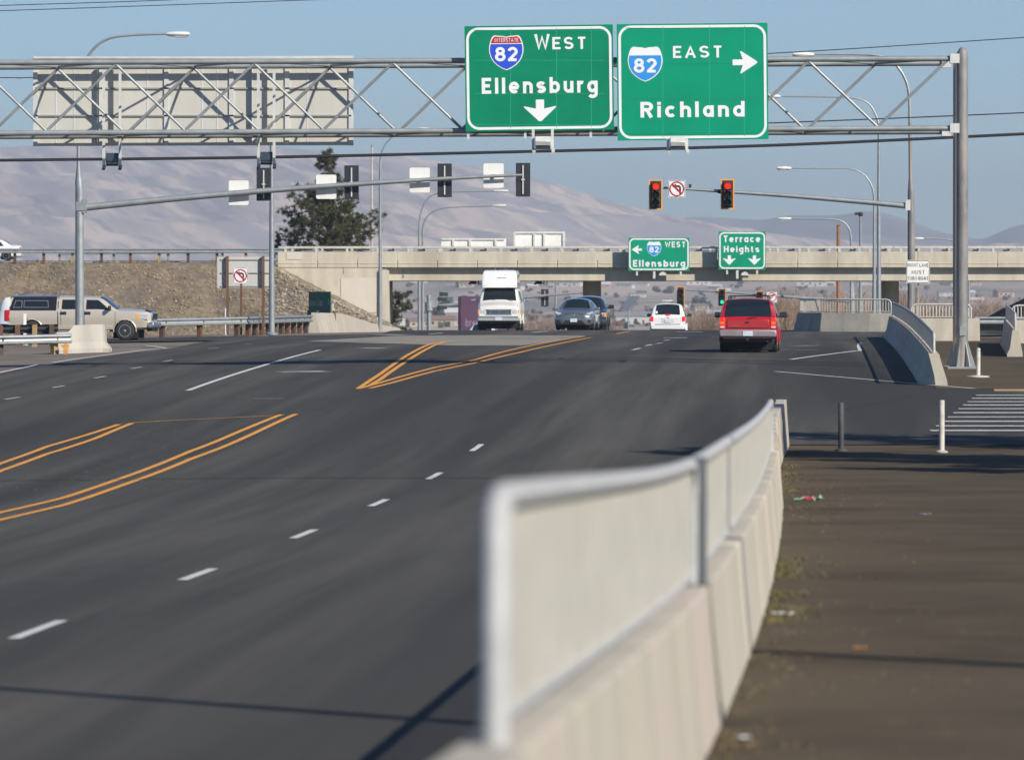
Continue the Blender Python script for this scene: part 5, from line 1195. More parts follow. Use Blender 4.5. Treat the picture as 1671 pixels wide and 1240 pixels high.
for (u, wd_, zb_, zt_) in ((1.10, .79, 1.99, 2.02), (1.16, .80, 1.98, 2.30), (1.26, .79, 1.98, 2.74), (1.40, .78, 1.98, 2.80), (5.2, .78, 1.98, 2.80), (5.5, .77, 1.98, 2.6), (5.54, .72, 1.98, 2.3)):
    rows.append([(-wd_ * 1.01, yf - u, zb_), (-wd_, yf - u, zb_ + (zt_ - zb_) * .8), (-wd_ * .93, yf - u, zt_ - .02), (-wd_ * .8, yf - u, zt_), (wd_ * .8, yf - u, zt_), (wd_ * .93, yf - u, zt_ - .02), (wd_, yf - u, zb_ + (zt_ - zb_) * .8), (wd_ * 1.01, yf - u, zb_)])
rb.grid(rows, closed=True); rb.f.append(tuple(range(8))); rb.m.append(0); rb.f.append(tuple(len(rb.v) - 8 + i for i in range(8))[::-1]); rb.m.append(0)
build('raised_roof', rb, WHT, t, world=False, smooth=25)
dbox(t, 'roof_lip', (0, yf - 1.22, 2.05), (1.64, .22, .10), mat('beige_trim', (.55, .50, .40), .5), .03); dbox(t, 'roof_vent_mark', (-.1, yf - 1.185, 2.44), (.42, .02, .015), DKPLAS, .002, rx=.2)
dbox(t, 'roof_vent', (-.05, yf - 2.2, 2.86), (.44, .5, .14), DKPLAS, .04); build('antenna', MB().tube([(.2, yf - 1.6, 2.8), (.2, yf - 1.6, 3.1)], .01, 5), GALV, t, world=False)
dbox(t, 'interior_shade', (-.28, yf - 1.22, 1.62), (.5, .01, .3), mat('sun_visor', (.22, .20, .13), .6), .003, rx=.9) if False else None
g = dbox(t, 'grille', (0, yf - .01, .86), (1.14, .05, .20), BLACK, .015)
for z_ in (.785, .835, .885, .935): build('grille_bar', MB().box((0, yf + .02, z_), (1.10, .02, .018)), CHROME, g, world=False)
for x_ in (-.38, 0, .38): build('grille_bar', MB().box((x_, yf + .02, .86), (.02, .02, .19)), CHROME, g, world=False)
build('grille_frame', MB().box((0, yf + .015, .972), (1.2, .03, .03)).box((0, yf + .015, .748), (1.2, .03, .03)), CHROME, g, world=False)
for sd in (1, -1):
    h = dbox(t, 'headlight', (sd * .73, yf - .03, .86), (.26, .07, .19), HLAMP, .02); build('turn_signal', MB().box((sd * .905, yf - .05, .86), (.085, .09, .21)), AMBER, h, world=False, bevel=.015)
dbox(t, 'badge', (0, yf - .20, 1.13), (.14, .02, .05), mat('badge_dark', (.05, .06, .1), .3), .01, rx=-.8)
b_ = dbox(t, 'front_bumper', (0, yf + .06, .56), (1.94, .20, .25), mat('bumper_chrome', (.50, .49, .46), .35, .25), .05); build('bumper_strip', MB().box((0, yf + .165, .63), (1.84, .012, .05)), mat('blue_sky_chrome', (.45, .55, .75), .15, 1), b_, world=False)
dbox(t, 'valance', (0, yf - .05, .40), (1.6, .1, .14), DKPLAS, .03); plate(t, yf + .18, .55, True)
mirrors(t, 1.02, 1.45, 1.42, CHROME, .20, stalk=.20)
build('wiper', MB().tube([(-.6, yf - .86, 1.37), (-.1, yf - 1.0, 1.50)], .01, 5).tube([(.1, yf - .86, 1.37), (.6, yf - 1.0, 1.50)], .01, 5), BLACK, t, world=False)
# --- pickup with canopy, side on
TAN = paint('tan_truck_paint', (.57, .505, .41), (.55, .485, .395), .8, .35, .2)
st6 = [(0,.80,.52,.92,.72,1.06,1.10),(.10,.93,.44,1.0,.80,1.12,1.16),(.35,.985,.42,1.05,.84,1.15,1.2),(1.22,1.0,.40,1.12,.84,1.19,1.24),(2.05,1.0,.40,1.17,.72,1.66,1.72),(3.5,1.0,.40,1.17,.73,1.68,1.74),(5.45,1.0,.46,1.17,.74,1.68,1.73),(5.60,.99,.48,1.16,.78,1.4,1.44),(5.67,.97,.50,1.12,.80,1.18,1.2)]
p = W(133, 560, 221); t, B = vehicle('pickup_truck', 'tan pickup with a black canopy, side on behind the left signal mast', 'pickup truck', p.x, 221, R(-90) - R(5), 5.67, st6, TAN, (.98, 4.62), .385, .27,
    side_w=([(1.42,4.12),(2.5,4.10),(2.5,4.94),(2.05,4.94)], [(2.62,4.10),(3.45,4.10),(3.45,4.94),(2.62,4.94)]), wind=[(1.28,6.0),(2.0,6.0),(2.0,7),(1.28,7)], group='vehicles on the left ramp', z=G(p.x, 221) + .0)
CAN = mat('black_canopy', (.015, .016, .018), .25, 0, coat=.6)
cn = MB()
for sd in (1, -1): cn2 = B.patch([(3.66, 4.0), (5.60, 4.0), (5.42, 7), (3.66, 7)], side=sd, off=.012, nu=10, nv=16); cn.add(cn2.v, cn2.f)
c_ = build('canopy', cn, CAN, t, world=False, smooth=40)
for q in ([(3.95,4.22),(4.95,4.22),(4.95,4.86),(4.0,4.86)], [(5.0,4.22),(5.36,4.22),(5.28,4.86),(5.0,4.86)]):
    a_ = MB()
    for sd in (1, -1): a2 = B.patch(q, side=sd, off=.02); a_.add(a2.v, a2.f)
    wf_ = build('canopy_window_frame', a_, mat('window_frame_grey', (.20, .21, .22), .4, .5), c_, world=False)
    sh = .035; q2 = [(q[0][0] + sh, q[0][1] + sh * 2), (q[1][0] - sh, q[1][1] + sh * 2), (q[2][0] - sh, q[2][1] - sh * 2), (q[3][0] + sh, q[3][1] - sh * 2)]
    a_ = MB()
    for sd in (1, -1): a2 = B.patch(q2, side=sd, off=.024); a_.add(a2.v, a2.f)
    build('canopy_window', a_, GLASS, wf_, world=False)
# white rounded rear of the canopy
rows = []
for (u, w_, z0, z1) in ((5.50, .98, .62, 1.69), (5.66, .97, .62, 1.66), (5.82, .94, .62, 1.52), (5.93, .90, .62, 1.25), (5.98, .88, .64, .95), (5.98, .88, .62, .66)):
    rows.append([(-w_, 2.835 - u, z0), (-w_, 2.835 - u, z0 + (z1 - z0) * .62), (-w_ * .80, 2.835 - u, z1), (w_ * .80, 2.835 - u, z1), (w_, 2.835 - u, z0 + (z1 - z0) * .62), (w_, 2.835 - u, z0)])
rb = MB().grid(rows, closed=True); rb.f.append(tuple(range(6))); rb.m.append(0); rb.f.append(tuple(len(rb.v) - 6 + i for i in range(6))[::-1]); rb.m.append(0)
build('white_rear_panel', rb, WHT, t, world=False, smooth=40); dbox(t, 'blue_stripe', (0, 2.835 - 5.74, .635), (1.98, .45, .03), mat('stripe_blue', (.03, .05, .35), .4), .004)
def seam(u, v0, v1, wd=.022):
    a_ = MB()
    for sd in (1, -1): a2 = B.patch([(u - wd / 2, v0), (u + wd / 2, v0), (u + wd / 2, v1), (u - wd / 2, v1)], side=sd, off=.003, nu=1, nv=10); a_.add(a2.v, a2.f)
    return a_
sm_ = MB()
for u, v0, v1 in ((3.60, 1.5, 6.0), (2.56, 2.0, 4.05), (1.36, 2.0, 4.0), (3.48, 2.2, 4.0)): a2 = seam(u, v0, v1, .035 if u == 3.60 else .014); sm_.add(a2.v, a2.f)
build('panel_gap', sm_, DKGAP, t, world=False)
for u in (2.44, 3.38):
    for sd in (1, -1): build('door_handle', B.patch([(u - .12, 3.55), (u + .12, 3.55), (u + .12, 3.85), (u - .12, 3.85)], side=sd, off=.02), BLACK, t, world=False)
for sd in (1, -1):
    build('running_board', MB().box((sd * .98, .10, .37), (.16, 2.3, .07)), mat('step_grey', (.38, .37, .36), .4, .5), t, world=False, bevel=.02)
    h = build('headlight', MB().prism([(.10, .80), (.42, .84), (.40, 1.02), (.06, 1.04)], (sd * .78, 2.835, 0), (0, -1, 0), (0, 0, 1), (sd, 0, 0), .21), HLAMP, t, world=False, bevel=.02)
    build('turn_signal', MB().box((sd * .985, 2.36, .93), (.03, .12, .14)), AMBER, h, world=False)
    build('tail_light', MB().box((sd * .965, -2.74, .98), (.07, .20, .42)), TAIL, t, world=False, bevel=.02)
    build('lower_trim', MB().box((sd * .975, .15, .50), (.06, 2.5, .14)), mat('lower_tan', (.40, .34, .26), .5), t, world=False, bevel=.02)
dbox(t, 'front_bumper', (0, 2.86, .60), (1.94, .26, .24), CHROME, .05); dbox(t, 'air_dam', (0, 2.78, .44), (1.7, .2, .14), DKPLAS, .04)
g = dbox(t, 'grille', (0, 2.83, .94), (1.2, .10, .30), CHROME, .03); build('grille_mesh', MB().box((0, 2.89, .94), (1.08, .02, .22)), BLACK, g, world=False)
dbox(t, 'bonnet_shield', (0, 2.72, 1.165), (1.5, .22, .05), mat('dark_bonnet_shield', (.03, .02, .06), .2), .02, rx=-.3); dbox(t, 'rear_bumper', (0, -2.93, .55), (1.8, .2, .16), CHROME, .03)
mirrors(t, 1.0, 1.28, 1.27, BLACK, .22, stalk=.12)
# --- white saloon on the freeway
p = W(-20, 424, 386); t, B = vehicle('white_sedan', 'white saloon car on the freeway above the embankment at the left edge', 'car', p.x, 386, R(90), 4.62, st3, WHT, (.95, 3.65), .32, .20,
    side_w=sw3, wind=[(1.17,6.1),(1.97,6.05),(1.97,7),(1.17,7)], rearw=[(3.4,6.1),(4.0,6.1),(4.0,7),(3.4,7)], z=6.10, group='vehicles on the freeway')
for sd in (1, -1): dbox(t, 'tail_light', (sd * .70, -2.24, .84), (.22, .14, .13), TAIL, .02); dbox(t, 'headlight', (sd * .62, 2.12, .70), (.3, .2, .12), HLAMP, .03)
mirrors(t, .86, .85, .96, WHT, .18)
# --- white car beyond the crest, under the van
p = W(788, 530, 330); t, B = vehicle('white_sedan', 'white car beyond the crest, only its roof and windscreen showing around the van wheels', 'car', p.x, 330, math.pi - HEAD, 4.62, st3, WHT, (.95, 3.65), .32, .20,
    side_w=sw3, wind=[(1.17,6.1),(1.97,6.05),(1.97,7),(1.17,7)], z=.58)
for sd in (1, -1): dbox(t, 'headlight', (sd * .66, 2.06, .72), (.28, .2, .12), HLAMP, .03)
mirrors(t, .86, .85, .96, WHT, .18); dbox(t, 'grille', (0, 2.25, .66), (.6, .1, .12), BLACK, .02)
# --- dark purple box truck
p = W(790, 530, 352); z0 = .15; PUR = mat('purple_truck_panel', (.10, .045, .085), .55, 0, (.08, .038, .07), .6)
t = thing('box_truck', 'dark purple box truck with faint white lettering, side on behind the white van', 'truck', (p.x, 352, z0), R(4), 'vehicles on the road')
build('cargo_box', MB().box((-.1, 0, 2.22), (2.9, 2.2, 2.5)), PUR, t, world=False, bevel=.04)
v, f = text_polys('brent', .02, 1.05); xs = [q[0] for q in v]; mb = MB(); mb.add([(-1.22 + q[0] * .33, -1.108 - .0005 * q[2], 1.62 + q[1] * .46) for q in v], f); build('lettering', mb, mat('faint_letters', (.26, .17, .26), .6), t, world=False, smooth=0)
build('cab', MB().prism([(0, 0), (1.1, 0), (1.1, .8), (.9, .95), (.75, 1.5), (0, 1.55)], (1.42, -1.0, .55), (1, 0, 0), (0, 0, 1), (0, 1, 0), 2.0), PUR, t, world=False, bevel=.05)
build('windscreen', MB().box((2.28, 0, 1.75), (.04, 1.7, .5), ry=-.26), GLASS, t, world=False); build('chassis', MB().box((.3, 0, .72), (4.0, .9, .2)), BLACK, t, world=False)
for x_ in (-1.0, 2.0):
    for y_ in (-.9, .9): build('wheel', MB().lathe([(.3, -.13), (.45, -.12), (.47, 0), (.45, .12), (.3, .13)], (x_, y_, .47), 'Y', 20), RUBBER, t, world=False)
for y_ in (-.8, .8): build('headlight', MB().box((2.54, y_, 1.0), (.04, .3, .2)), HLAMP, t, world=False)
# ---------------------------------------------------------------- pine trees
BARK = mat('pine_bark', (.10, .065, .045), .95, 0, (.06, .04, .03), 3, .5, 12)
def needle_mat(name, a, b): return mat(name, a, .75, 0, b, .9, 0, spec=.25, detail=3)
NEED = needle_mat('pine_needles', (.050, .058, .020), (.078, .080, .028))
def pine(label, base, H, R0, seed, n_limbs, cat='pine tree', tuft=.30, group='pine trees', prof=None, limbs=None, low=.05):
    rnd = random.Random(seed); t = thing('pine_tree', label, cat, base, 0, group)
    tk = MB(); P = [(rnd.uniform(-.08, .08) * i, rnd.uniform(-.08, .08) * i, H * i / 7) for i in range(8)]; P[0] = (0, 0, 0)
    tk.tube(P, [max(.02, H * .020 * (1 - i / 7.4)) for i in range(8)], 8); build('trunk', tk, BARK, t, world=False)
    lb = MB(); nd = MB()
    def tuftat(c, r):
        for _ in range(30):
            d = Vector((rnd.gauss(0, 1), rnd.gauss(0, 1), rnd.gauss(.35, .9))).normalized(); s_ = d.cross(Vector((rnd.gauss(0, 1), rnd.gauss(0, 1), rnd.gauss(0, 1)))).normalized() * r * .085
            o = c + d * r * rnd.uniform(0, .25); e = c + d * r * rnd.uniform(.75, 1.25); nd.add([o - s_, o + s_, e], [(0, 1, 2)])
    for i in range(n_limbs):
        f = low + (1 - low) * (i + rnd.random()) / n_limbs; z = H * f; a = rnd.uniform(0, 6.283)
        L = R0 * (prof(f) if prof else (1 - f) ** .8) * rnd.uniform(.55, 1.12); up = rnd.uniform(-.05, .45) + .4 * f
        d = Vector((math.cos(a), math.sin(a), up)); o = Vector((0, 0, z)); pts = [o + d * (L * s_) + Vector((0, 0, L * .14 * s_ * s_)) for s_ in (0, .35, .7, 1)]
        lb.tube(pts, [max(.015, L * .025), L * .018 + .008, .018, .010], 5)
        nt_ = max(3, int(L / (tuft * .34)))
        for j in range(nt_):
            s_ = rnd.uniform(.25, 1.0) ** .7; c = o + d * (L * s_) + Vector((0, 0, L * .14 * s_ * s_)); sp = min(.45, .22 * L) * (1.1 - abs(s_ - .65))
            c2 = c + Vector((rnd.gauss(0, 1) * sp, rnd.gauss(0, 1) * sp, abs(rnd.gauss(0, 1)) * sp * .6))
            if (c2 - c).length > .12: lb.tube([c, c2], [.012, .006], 3, cap=False)
            tuftat(c2, tuft * rnd.uniform(.7, 1.25))
    for j in range(6): tuftat(Vector((0, 0, H * (.94 + .012 * j))), tuft * .8)
    build('limbs', lb, BARK, t, world=False); build('needles', nd, NEED, t, world=False, smooth=0); return t
pd = 425.0; pb = W(536, 500, pd); zb_ = -.7; top = W(536, 250, pd).z
pr = pchip([0, .3, .45, .50, .58, .66, .74, .80, .87, .93, 1], [.9, 1.0, 1.08, 1.12, .98, .84, .55, .36, .22, .24, .10])
pine('large ragged pine tree rising behind the bridge at its left end', (pb.x, pd, zb_), top - zb_, 3.5, 3, 84, tuft=.31, prof=lambda f: pr(f), low=.35)
b = W(650, 540, 400); pine('small dark pine showing in the gap right of the bridge abutment', (b.x, 400, -.3), W(650, 490, 400).z + .3, 1.15, 11, 18, tuft=.30, low=.2, prof=lambda f: .5 + .7 * math.sin(3 * f))
b = W(454, 400, 430); pine('tip of a young pine just above the bridge rail left of the large pine', (b.x, 430, -.7), W(454, 384, 430).z + .7, 1.5, 12, 40, tuft=.28, low=.2)

# ---------------------------------------------------------------- bare brush beyond the bridge
def brush(seed, H, n, col):
    rnd = random.Random(seed); mb = MB()
    for i in range(n):
        a = rnd.uniform(0, 6.283); l = rnd.uniform(.0, .9); o = Vector((rnd.gauss(0, .35) * H * .35, rnd.gauss(0, .35) * H * .35, 0)); d = Vector((math.cos(a) * l * .5, math.sin(a) * l * .5, 1)).normalized()
        h = H * rnd.uniform(.55, 1.05); p1 = o + d * h * .5 + Vector((rnd.gauss(0, .1), rnd.gauss(0, .1), 0)); p2 = o + d * h + Vector((rnd.gauss(0, .25), rnd.gauss(0, .25), 0))
        mb.tube([o, p1, p2], [.030, .018, .006], 3, cap=False)
        for j in range(7):
            s_ = rnd.uniform(.3, 1); q = o.lerp(p2, s_); e = q + Vector((rnd.gauss(0, .35), rnd.gauss(0, .35), rnd.uniform(.2, .8))) * (H * .16); mb.tube([q, e], [.014, .004], 3, cap=False)
    return mb
BR = [mat('bare_brush_a', (.30, .215, .15), .95, 0, (.22, .155, .11), .5), mat('bare_brush_b', (.36, .27, .19), .95, 0, (.25, .18, .13), .5), mat('bare_brush_c', (.24, .165, .14), .95, 0, (.32, .23, .18), .5)]
protos = []
for i in range(3):
    t = thing('bare_shrub', 'x', 'shrub', (0, 0, 0), 0, 'bare shrubs beyond the bridge'); build('branches', brush(20 + i, 4.2, 120, 0), BR[i], t, world=False, smooth=0); build('stump', MB().lathe([(.22, -.2), (.18, .1), (.05, .25)], (0, 0, 0), 'Z', 8), BARK, t, world=False); protos.append(t)
rnd = random.Random(9); nb = 0
def addbrush(x, d, s_, label):
    global nb
    src = protos[nb % 3]; t = src if nb < 3 else copy_tree(src); p = W(x, 0, d); t.location = (p.x, d, G(p.x, d) - .1); t.scale = (s_, s_, s_ * rnd.uniform(.9, 1.15)); t.rotation_euler.z = rnd.uniform(0, 6); t['label'] = label; nb += 1
for i in range(34):
    x = 1090 + i * 12 + rnd.uniform(-5, 5); d = rnd.uniform(440, 620); ytop = 476 + rnd.uniform(-8, 8) if x > 1270 else 508 + rnd.uniform(-6, 6)
    g_ = G(W(x, 0, d).x, d); s_ = (EYE - (ytop - 500) * d / F - g_) / 4.3
    addbrush(x, d, s_, 'leafless tan shrub in the thicket under the right half of the bridge')
for i in range(14):
    x = 1505 + i * 13 + rnd.uniform(-4, 4); d = rnd.uniform(500, 640); g_ = G(W(x, 0, d).x, d); s_ = (EYE - (488 + rnd.uniform(-6, 5) - 500) * d / F - g_) / 4.3
    addbrush(x, d, s_, 'leafless tan shrub seen past the gantry column under the bridge')
for x in (868, 880, 893, 903, 984, 996): 
    d = rnd.uniform(560, 700); g_ = G(W(x, 0, d).x, d); addbrush(x, d, (EYE - (515 + rnd.uniform(-8, 8) - 500) * d / F - g_) / 4.3, 'leafless shrub in the gap either side of the oncoming grey car')

# ---------------------------------------------------------------- far trees and houses in the valley
def VZ(X, Y): return HZ(X, Y) if Y > 1575 else G(X, Y)
def bush_mesh(seed, n=260):
    rnd = random.Random(seed); mb = MB(); lobes = [(Vector((rnd.gauss(0, .32), rnd.gauss(0, .32), rnd.uniform(.25, .85))), rnd.uniform(.22, .42)) for _ in range(7)]
    for i in range(n):
        c, r = lobes[i % 7]; d = Vector((rnd.gauss(0, 1), rnd.gauss(0, 1), rnd.gauss(0, 1))).normalized(); p = c + d * r * rnd.uniform(.5, 1.1)
        if p.z < .05: p.z = .05
        a = Vector((rnd.gauss(0, 1), rnd.gauss(0, 1), rnd.gauss(0, 1))).normalized() * .12; b = a.cross(d).normalized() * .12; mb.add([p - a, p + b, p + a, p - b], [(0, 1, 2, 3)])
    return mb
fp = []
for i, c in enumerate(((.05, .065, .045), (.07, .075, .05), (.16, .13, .10))):
    t = thing('distant_tree', 'x', 'tree', (0, 0, 0), 0, 'distant trees in the valley'); build('crown', bush_mesh(60 + i), mat('distant_foliage_%s' % 'abc'[i], c, .9, 0, tuple(q * 1.5 for q in c), 2), t, world=False, smooth=0); build('trunk', MB().tube([(0, 0, -.1), (0, 0, .5)], [.06, .03], 5), BARK, t, world=False); fp.append(t)
def place_px(x, y):
    lo, hi = 1500.0, 7500.0    # first hit of the sight line with the far land
    Y = lo
    while Y < hi:
        X = (x - 835.5) * Y / F
        if 500 + (EYE - VZ(X, Y)) * F / Y < y: break
        Y += 15
    return Vector((X, Y, VZ(X, Y)))
rnd = random.Random(21); nf_ = 0
def fartree(x, y, h, label, kind=None, asp=1.0):
    global nf_
    P = place_px(x, y); k_ = nf_ % 3 if kind is None else kind; t = fp[k_]
    if t.get('used'): t = copy_tree(t); 
    t['used'] = 1
    t.location = P; s_ = h * P.y / F; t.scale = (s_ * asp, s_ * asp, s_); t.rotation_euler.z = rnd.uniform(0, 6); t['label'] = label; nf_ += 1
for i in range(150):
    fartree(rnd.uniform(640, 1670), rnd.uniform(462, 536), rnd.uniform(2.5, 7), 'small hazy tree among the far fields and houses of the valley', None, rnd.uniform(.8, 1.8))
for i in range(70):
    fartree(rnd.uniform(660, 1120), rnd.uniform(512, 537), rnd.uniform(5, 11), 'hazy bare or dark tree low in the valley behind the cars', rnd.choice((0, 1, 2, 2)), rnd.uniform(.9, 1.6))
for x, y, h, lab in ((1143, 505, 20, 'large dark hazy tree clump under the bridge left of the green signal'), (1091, 479, 11, 'dark hazy tree under the West Ellensburg bridge sign'), (1072, 477, 9, 'dark hazy tree left of the other under the West Ellensburg bridge sign'), (733, 508, 22, 'dark hazy trees behind the distant signal cluster'), (713, 522, 24, 'dark hazy tree right of the distant thick mast'), (683, 528, 18, 'dark hazy tree behind the distant mast poles')):
    fartree(x, y, h, lab, 0, 1.2)
for t in fp: 
    if t.get('used'): del t['used']
for o in COL.objects:
    if o.get('used'): del o['used']
hp = []
HW = [mat('pale_house_wall', (.50, .475, .44), .8), mat('tan_house_wall', (.38, .32, .25), .8), mat('pink_house_wall', (.38, .275, .25), .8)]
HR = [mat('grey_house_roof', (.22, .21, .21), .8), mat('brown_house_roof', (.20, .13, .10), .8), mat('white_metal_roof', (.55, .55, .55), .5)]
for i in range(3):
    t = thing('distant_house', 'x', 'house', (0, 0, 0), 0, 'distant houses in the valley'); L_, D_, H_ = (14, 9, 3.4) if i else (24, 12, 4.0)
    wl = build('wall', MB().box((0, 0, H_ / 2 - 1), (L_, D_, H_ + 2)), HW[i], t, world=False)
    mb = MB(); mb.prism([(-D_ / 2 - .5, 0), (D_ / 2 + .5, 0), (0, 2.4)], (-L_ / 2 - .5, 0, H_), (0, 1, 0), (0, 0, 1), (1, 0, 0), L_ + 1); build('roof', mb, HR[(0, 1, 2)[i]], t, world=False, smooth=0)
    for x_ in (-L_ * .32, -L_ * .05, L_ * .28): build('window', MB().box((x_, -D_ / 2 - .03, H_ * .55), (1.6, .06, 1.2)), GLASS, t, world=False)
    build('door', MB().box((L_ * .12, -D_ / 2 - .03, 1.0), (1.1, .06, 2.1)), WOOD, t, world=False); hp.append(t)
nh = 0
def house(x, y, s_, label, kind=None):
    global nh
    k_ = nh % 3 if kind is None else kind; t = hp[k_]
    if t.get('used'): t = copy_tree(t)
    t['used'] = 1; P = place_px(x, y); t.location = P; t.scale = (s_,) * 3; t.rotation_euler.z = rnd.uniform(-.5, .5); t['label'] = label; nh += 1
for i in range(60): house(rnd.uniform(650, 1665), 461 + 72 * rnd.random() ** 1.3, rnd.uniform(.35, .8), 'tiny pale house on the hazy valley slope')
for x, y, s_, k_ in ((1040, 529, 1.3, 0), (1050, 521, 1.0, 0), (1031, 520, 1.1, 1), (1130, 461, 1.3, 2), (1140, 466, 1.3, 0), (985, 470, 1.2, 2), (1020, 470, .9, 0), (750, 522, 1.6, 2), (1325, 468, 1.5, 0), (1340, 464, 1.6, 2), (668, 531, 1.2, 0), (720, 533, 1.2, 1), (735, 532, .9, 0), (683, 534, 1.0, 1)):
    house(x, y, s_ * .55, 'pale house group low in the hazy valley under the bridge', k_)
for o in COL.objects:
    if o.get('used'): del o['used']
# far road climbing the slope
mb = MB(); rows = []
for (x, y) in ((1014, 532), (1017, 520), (1022, 508), (1029, 497), (1036, 488), (1044, 481), (1048, 477)):
    P = place_px(x, y); w_ = 3.2
    rows.append([(P.x - w_, P.y, VZ(P.x - w_, P.y) + 1.0), (P.x + w_, P.y, VZ(P.x + w_, P.y) + 1.0)])
struct('valley_road', mb.grid(rows), mat('distant_asphalt', (.10, .10, .11), .9))

# ---------------------------------------------------------------- litter, grass at the barrier foot
gm = MB(); rnd = random.Random(31)
for i in range(4500):
    Y = rnd.choice((rnd.uniform(22, 60), rnd.uniform(80, 100), rnd.uniform(40, 52))); c = noise.noise(Vector((Y * .35, 0, 4)))
    if c < -.02: continue
    X = XW(Y) + .17 + abs(rnd.gauss(0, .09)) * (1 + max(0, c) * 2); a = rnd.uniform(0, 6.28); h = rnd.uniform(.01, .035) * (1 + c); z = G(X, Y)
    gm.add([(X, Y, z), (X + .012 * math.cos(a), Y + .012 * math.sin(a), z), (X + .04 * math.cos(a + 1), Y + .04 * math.sin(a + 1), z + h)], [(0, 1, 2)])
tag(build('grass', gm, mat('verge_grass', (.09, .095, .03), .8, 0, (.20, .15, .06), 2.5), smooth=0), 'thin green and straw coloured grass along the foot of the barrier', 'grass', kind='stuff')
DL = mat('dry_debris', (.27, .18, .09), .95, 0, (.18, .13, .08), 3); dm_ = MB()
for i in range(2200):
    Y = rnd.uniform(25, 104); X = XW(Y) + .2 + rnd.expovariate(2.2)
    if noise.noise(Vector((X * 1.5, Y * .5, 9))) < .02: continue
    z = G(X, Y) + .008; a = rnd.uniform(0, 6.28); l = rnd.uniform(.008, .03); dm_.add([(X, Y, z), (X + l * math.cos(a), Y + l * math.sin(a), z + .01), (X + l * math.cos(a + .8), Y + l * math.sin(a + .8), z + .002)], [(0, 1, 2)])
tag(build('leaf_litter', dm_, DL, smooth=0), 'brown leaf scraps strewn beside the barrier', 'leaf litter', kind='stuff')
def litter(label, x, y, s_, cols, flat=.5):
    p = GP(x, y) if False else None
    lo, hi = 20.0, 118.0
    for _ in range(40):
        m_ = (lo + hi) / 2; X = (x - 835.5) * m_ / F
        if 500 + (EYE - zp(m_)) * F / m_ > y: lo = m_
        else: hi = m_
    P = Vector(((x - 835.5) * lo / F, lo, G((x - 835.5) * lo / F, lo) + .01)); rnd = random.Random(int(x)); t = thing('litter', label, 'litter', P, 0, 'scraps of litter on the path')
    for c, m_ in enumerate(cols):
        rows = []
        for i in range(6): rows.append([((i - 2.5) * s_ / 5 + (c - .5) * s_ * .7 + rnd.gauss(0, s_ * .05), (j - 2) * s_ / 4, abs(rnd.gauss(.35, .25)) * s_ * flat) for j in range(5)])
        build(('wrapper', 'flap', 'corner')[c], MB().grid(rows), m_, t, world=False, smooth=0)
WG = mat('wrapper_green', (.10, .42, .26), .4, 0, (.5, .7, .6), 30); WR = mat('wrapper_red', (.55, .03, .08), .4, 0, (.3, .05, .05), 30)
litter('crumpled green and red wrapper on the path near the dark bollard', 1312, 818, .16, [WG, WR, WG])
litter('white scrap of paper on the path beside the barrier', 1277, 1004, .10, [SWHITE, SWHITE], .2)
litter('small white pebble like scrap at the bottom of the path', 1211, 1208, .05, [SWHITE, SWHITE])
litter('tiny violet scrap on the path', 1508, 840, .10, [mat('violet_scrap', (.12, .08, .30), .5), SWHITE], .1)
litter('orange leaf on the middle of the path', 1403, 1061, .05, [mat('orange_leaf', (.45, .20, .06), .7), mat('orange_leaf', (.45, .20, .06))], .4)

# ---------------------------------------------------------------- tree outside the frame at the right, shading the crossing
def shade_tree(label, base, H, R0, seed):
    rnd = random.Random(seed); t = thing('evergreen_tree', label, 'tree', base, 0, 'trees right of the picture')
    build('trunk', MB().tube([(0, 0, 0), (.1, 0, H * .5), (0, .1, H * .95)], [.28, .16, .03], 8), BARK, t, world=False); lb = MB(); nd = MB()
    for i in range(130):
        f = rnd.uniform(.08, .98); a = rnd.uniform(0, 6.283); L = R0 * (1 - f) ** .7 * rnd.uniform(.5, 1.15) + .3; d = Vector((math.cos(a), math.sin(a), rnd.uniform(.0, .4))); o = Vector((0, 0, H * f))
        lb.tube([o, o + d * L], [.04, .01], 4)
        for j in range(int(18 * L / R0) + 6):
            c = o + d * (L * rnd.uniform(.2, 1.0)) + Vector((rnd.gauss(0, .28), rnd.gauss(0, .28), rnd.gauss(0, .2)))
            for q in range(9):
                e = Vector((rnd.gauss(0, 1), rnd.gauss(0, 1), rnd.gauss(0, 1))).normalized() * .22; s_ = e.cross(Vector((rnd.gauss(0, 1), rnd.gauss(0, 1), 1))).normalized() * .07; nd.add([c - s_, c + s_, c + e], [(0, 1, 2)])
    build('limbs', lb, BARK, t, world=False); build('foliage', nd, NEED, t, world=False, smooth=0)
for i, (x_, y_, h_, r_, lab) in enumerate(((17.2, 95, 13.5, 3.5, 'tall evergreen right of the frame shading the crossing'), (14.6, 99.5, 10.5, 2.7, 'low evergreen nearest the crossing, right of the frame'), (15.2, 88, 8.5, 2.4, 'smallest evergreen right of the frame beside the path'))):
    shade_tree(lab, (x_, y_, G(x_, y_)), h_, r_, 40 + i)
ev = [o for o in COL.objects if o.name.startswith('evergreen_tree')]
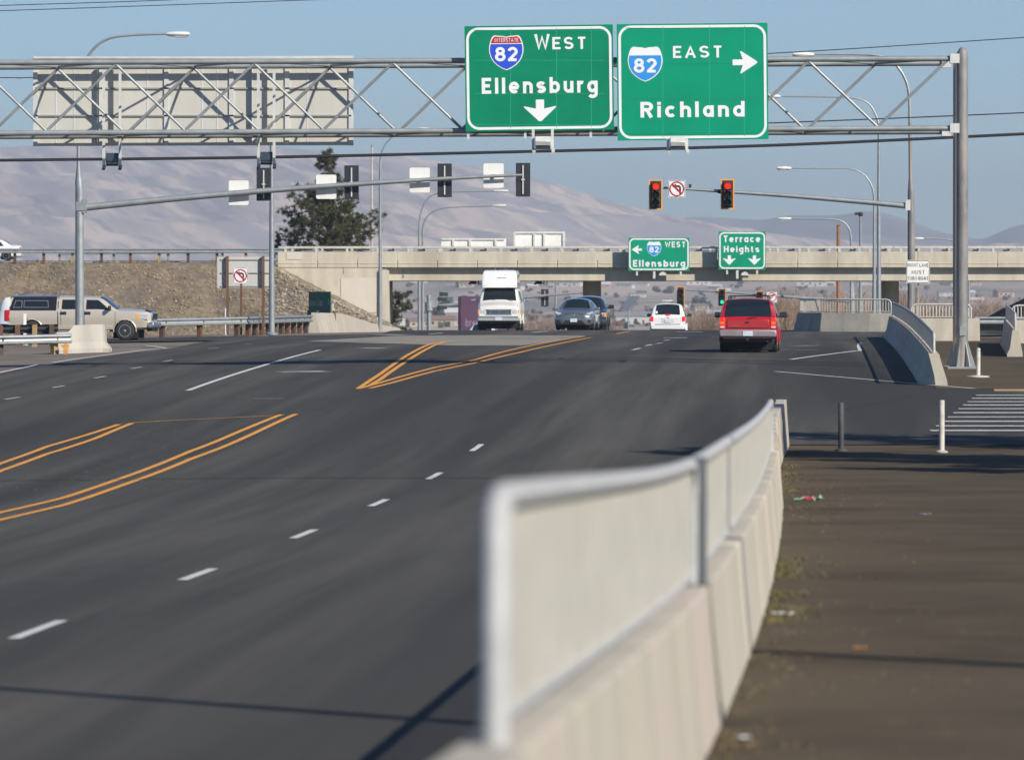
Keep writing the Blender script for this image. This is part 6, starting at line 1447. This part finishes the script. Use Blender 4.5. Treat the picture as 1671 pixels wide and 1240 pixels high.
for k_, (src, x_, y_, s_, lab) in enumerate(((0, 18.6, 104, .95, 'evergreen beyond the crossing corner, right of the frame'), (1, 15.6, 93.5, .9, 'evergreen between the tall one and the path, right of the frame'), (0, 23, 91, 1.0, 'tallest evergreen farthest right of the frame'), (0, 23.5, 101, 1.05, 'far evergreen behind the tall row, right of the frame'), (0, 20, 86.5, .85, 'evergreen nearest the camera in the back row, right of the frame'))):
    c = copy_tree(ev[src]); c.location = (x_, y_, G(x_, y_)); c.scale = (s_,) * 3; c.rotation_euler.z = 1.3 * k_ + 1; c['label'] = lab

# gravel and scraps lying on the road
gb = MB(); rnd = random.Random(77)
for (xa, ya, xb, yb, n_) in ((20, 745, 330, 800, 260), (120, 700, 420, 740, 200), (330, 590, 560, 665, 260), (560, 570, 760, 620, 120), (1290, 655, 1450, 700, 160), (1180, 560, 1400, 600, 60), (715, 732, 760, 745, 14)):
    for i in range(n_):
        q = GP(rnd.uniform(xa, xb), rnd.uniform(ya, yb)); r = rnd.uniform(.003, .009); a = rnd.uniform(0, 6.28)
        gb.add([(q.x + r * math.cos(a), q.y + r * math.sin(a), q.z + .006), (q.x + r * math.cos(a + 2.1), q.y + r * math.sin(a + 2.1), q.z + .006), (q.x + r * math.cos(a + 4.2), q.y + r * math.sin(a + 4.2), q.z + .006), (q.x, q.y, q.z + .006 + r)], [(0, 1, 3), (1, 2, 3), (2, 0, 3)])
tag(build('gravel', gb, mat('road_gravel', (.36, .32, .26), .9, 0, (.2, .17, .14), 9), smooth=0), 'scattered grit and small stones on the road between the painted lines', 'gravel', kind='stuff')

# ---------------------------------------------------------------- haze
hz = MB().box((0, 6300, 130), (9000, 12800, 300))
hm = bpy.data.materials.new('haze_air'); hm.use_nodes = True; n = hm.node_tree.nodes; l = hm.node_tree.links; n.clear()
pv = n.new('ShaderNodeVolumePrincipled'); oo = n.new('ShaderNodeOutputMaterial'); l.new(pv.outputs[0], oo.inputs['Volume'])
pv.inputs['Density'].default_value = 1.2e-4; pv.inputs['Color'].default_value = (.80, .90, 1, 1); pv.inputs['Anisotropy'].default_value = .2
ho = build('haze', hz, hm, smooth=0); tag(ho, 'thin blue haze filling the valley air', 'haze', kind='stuff')
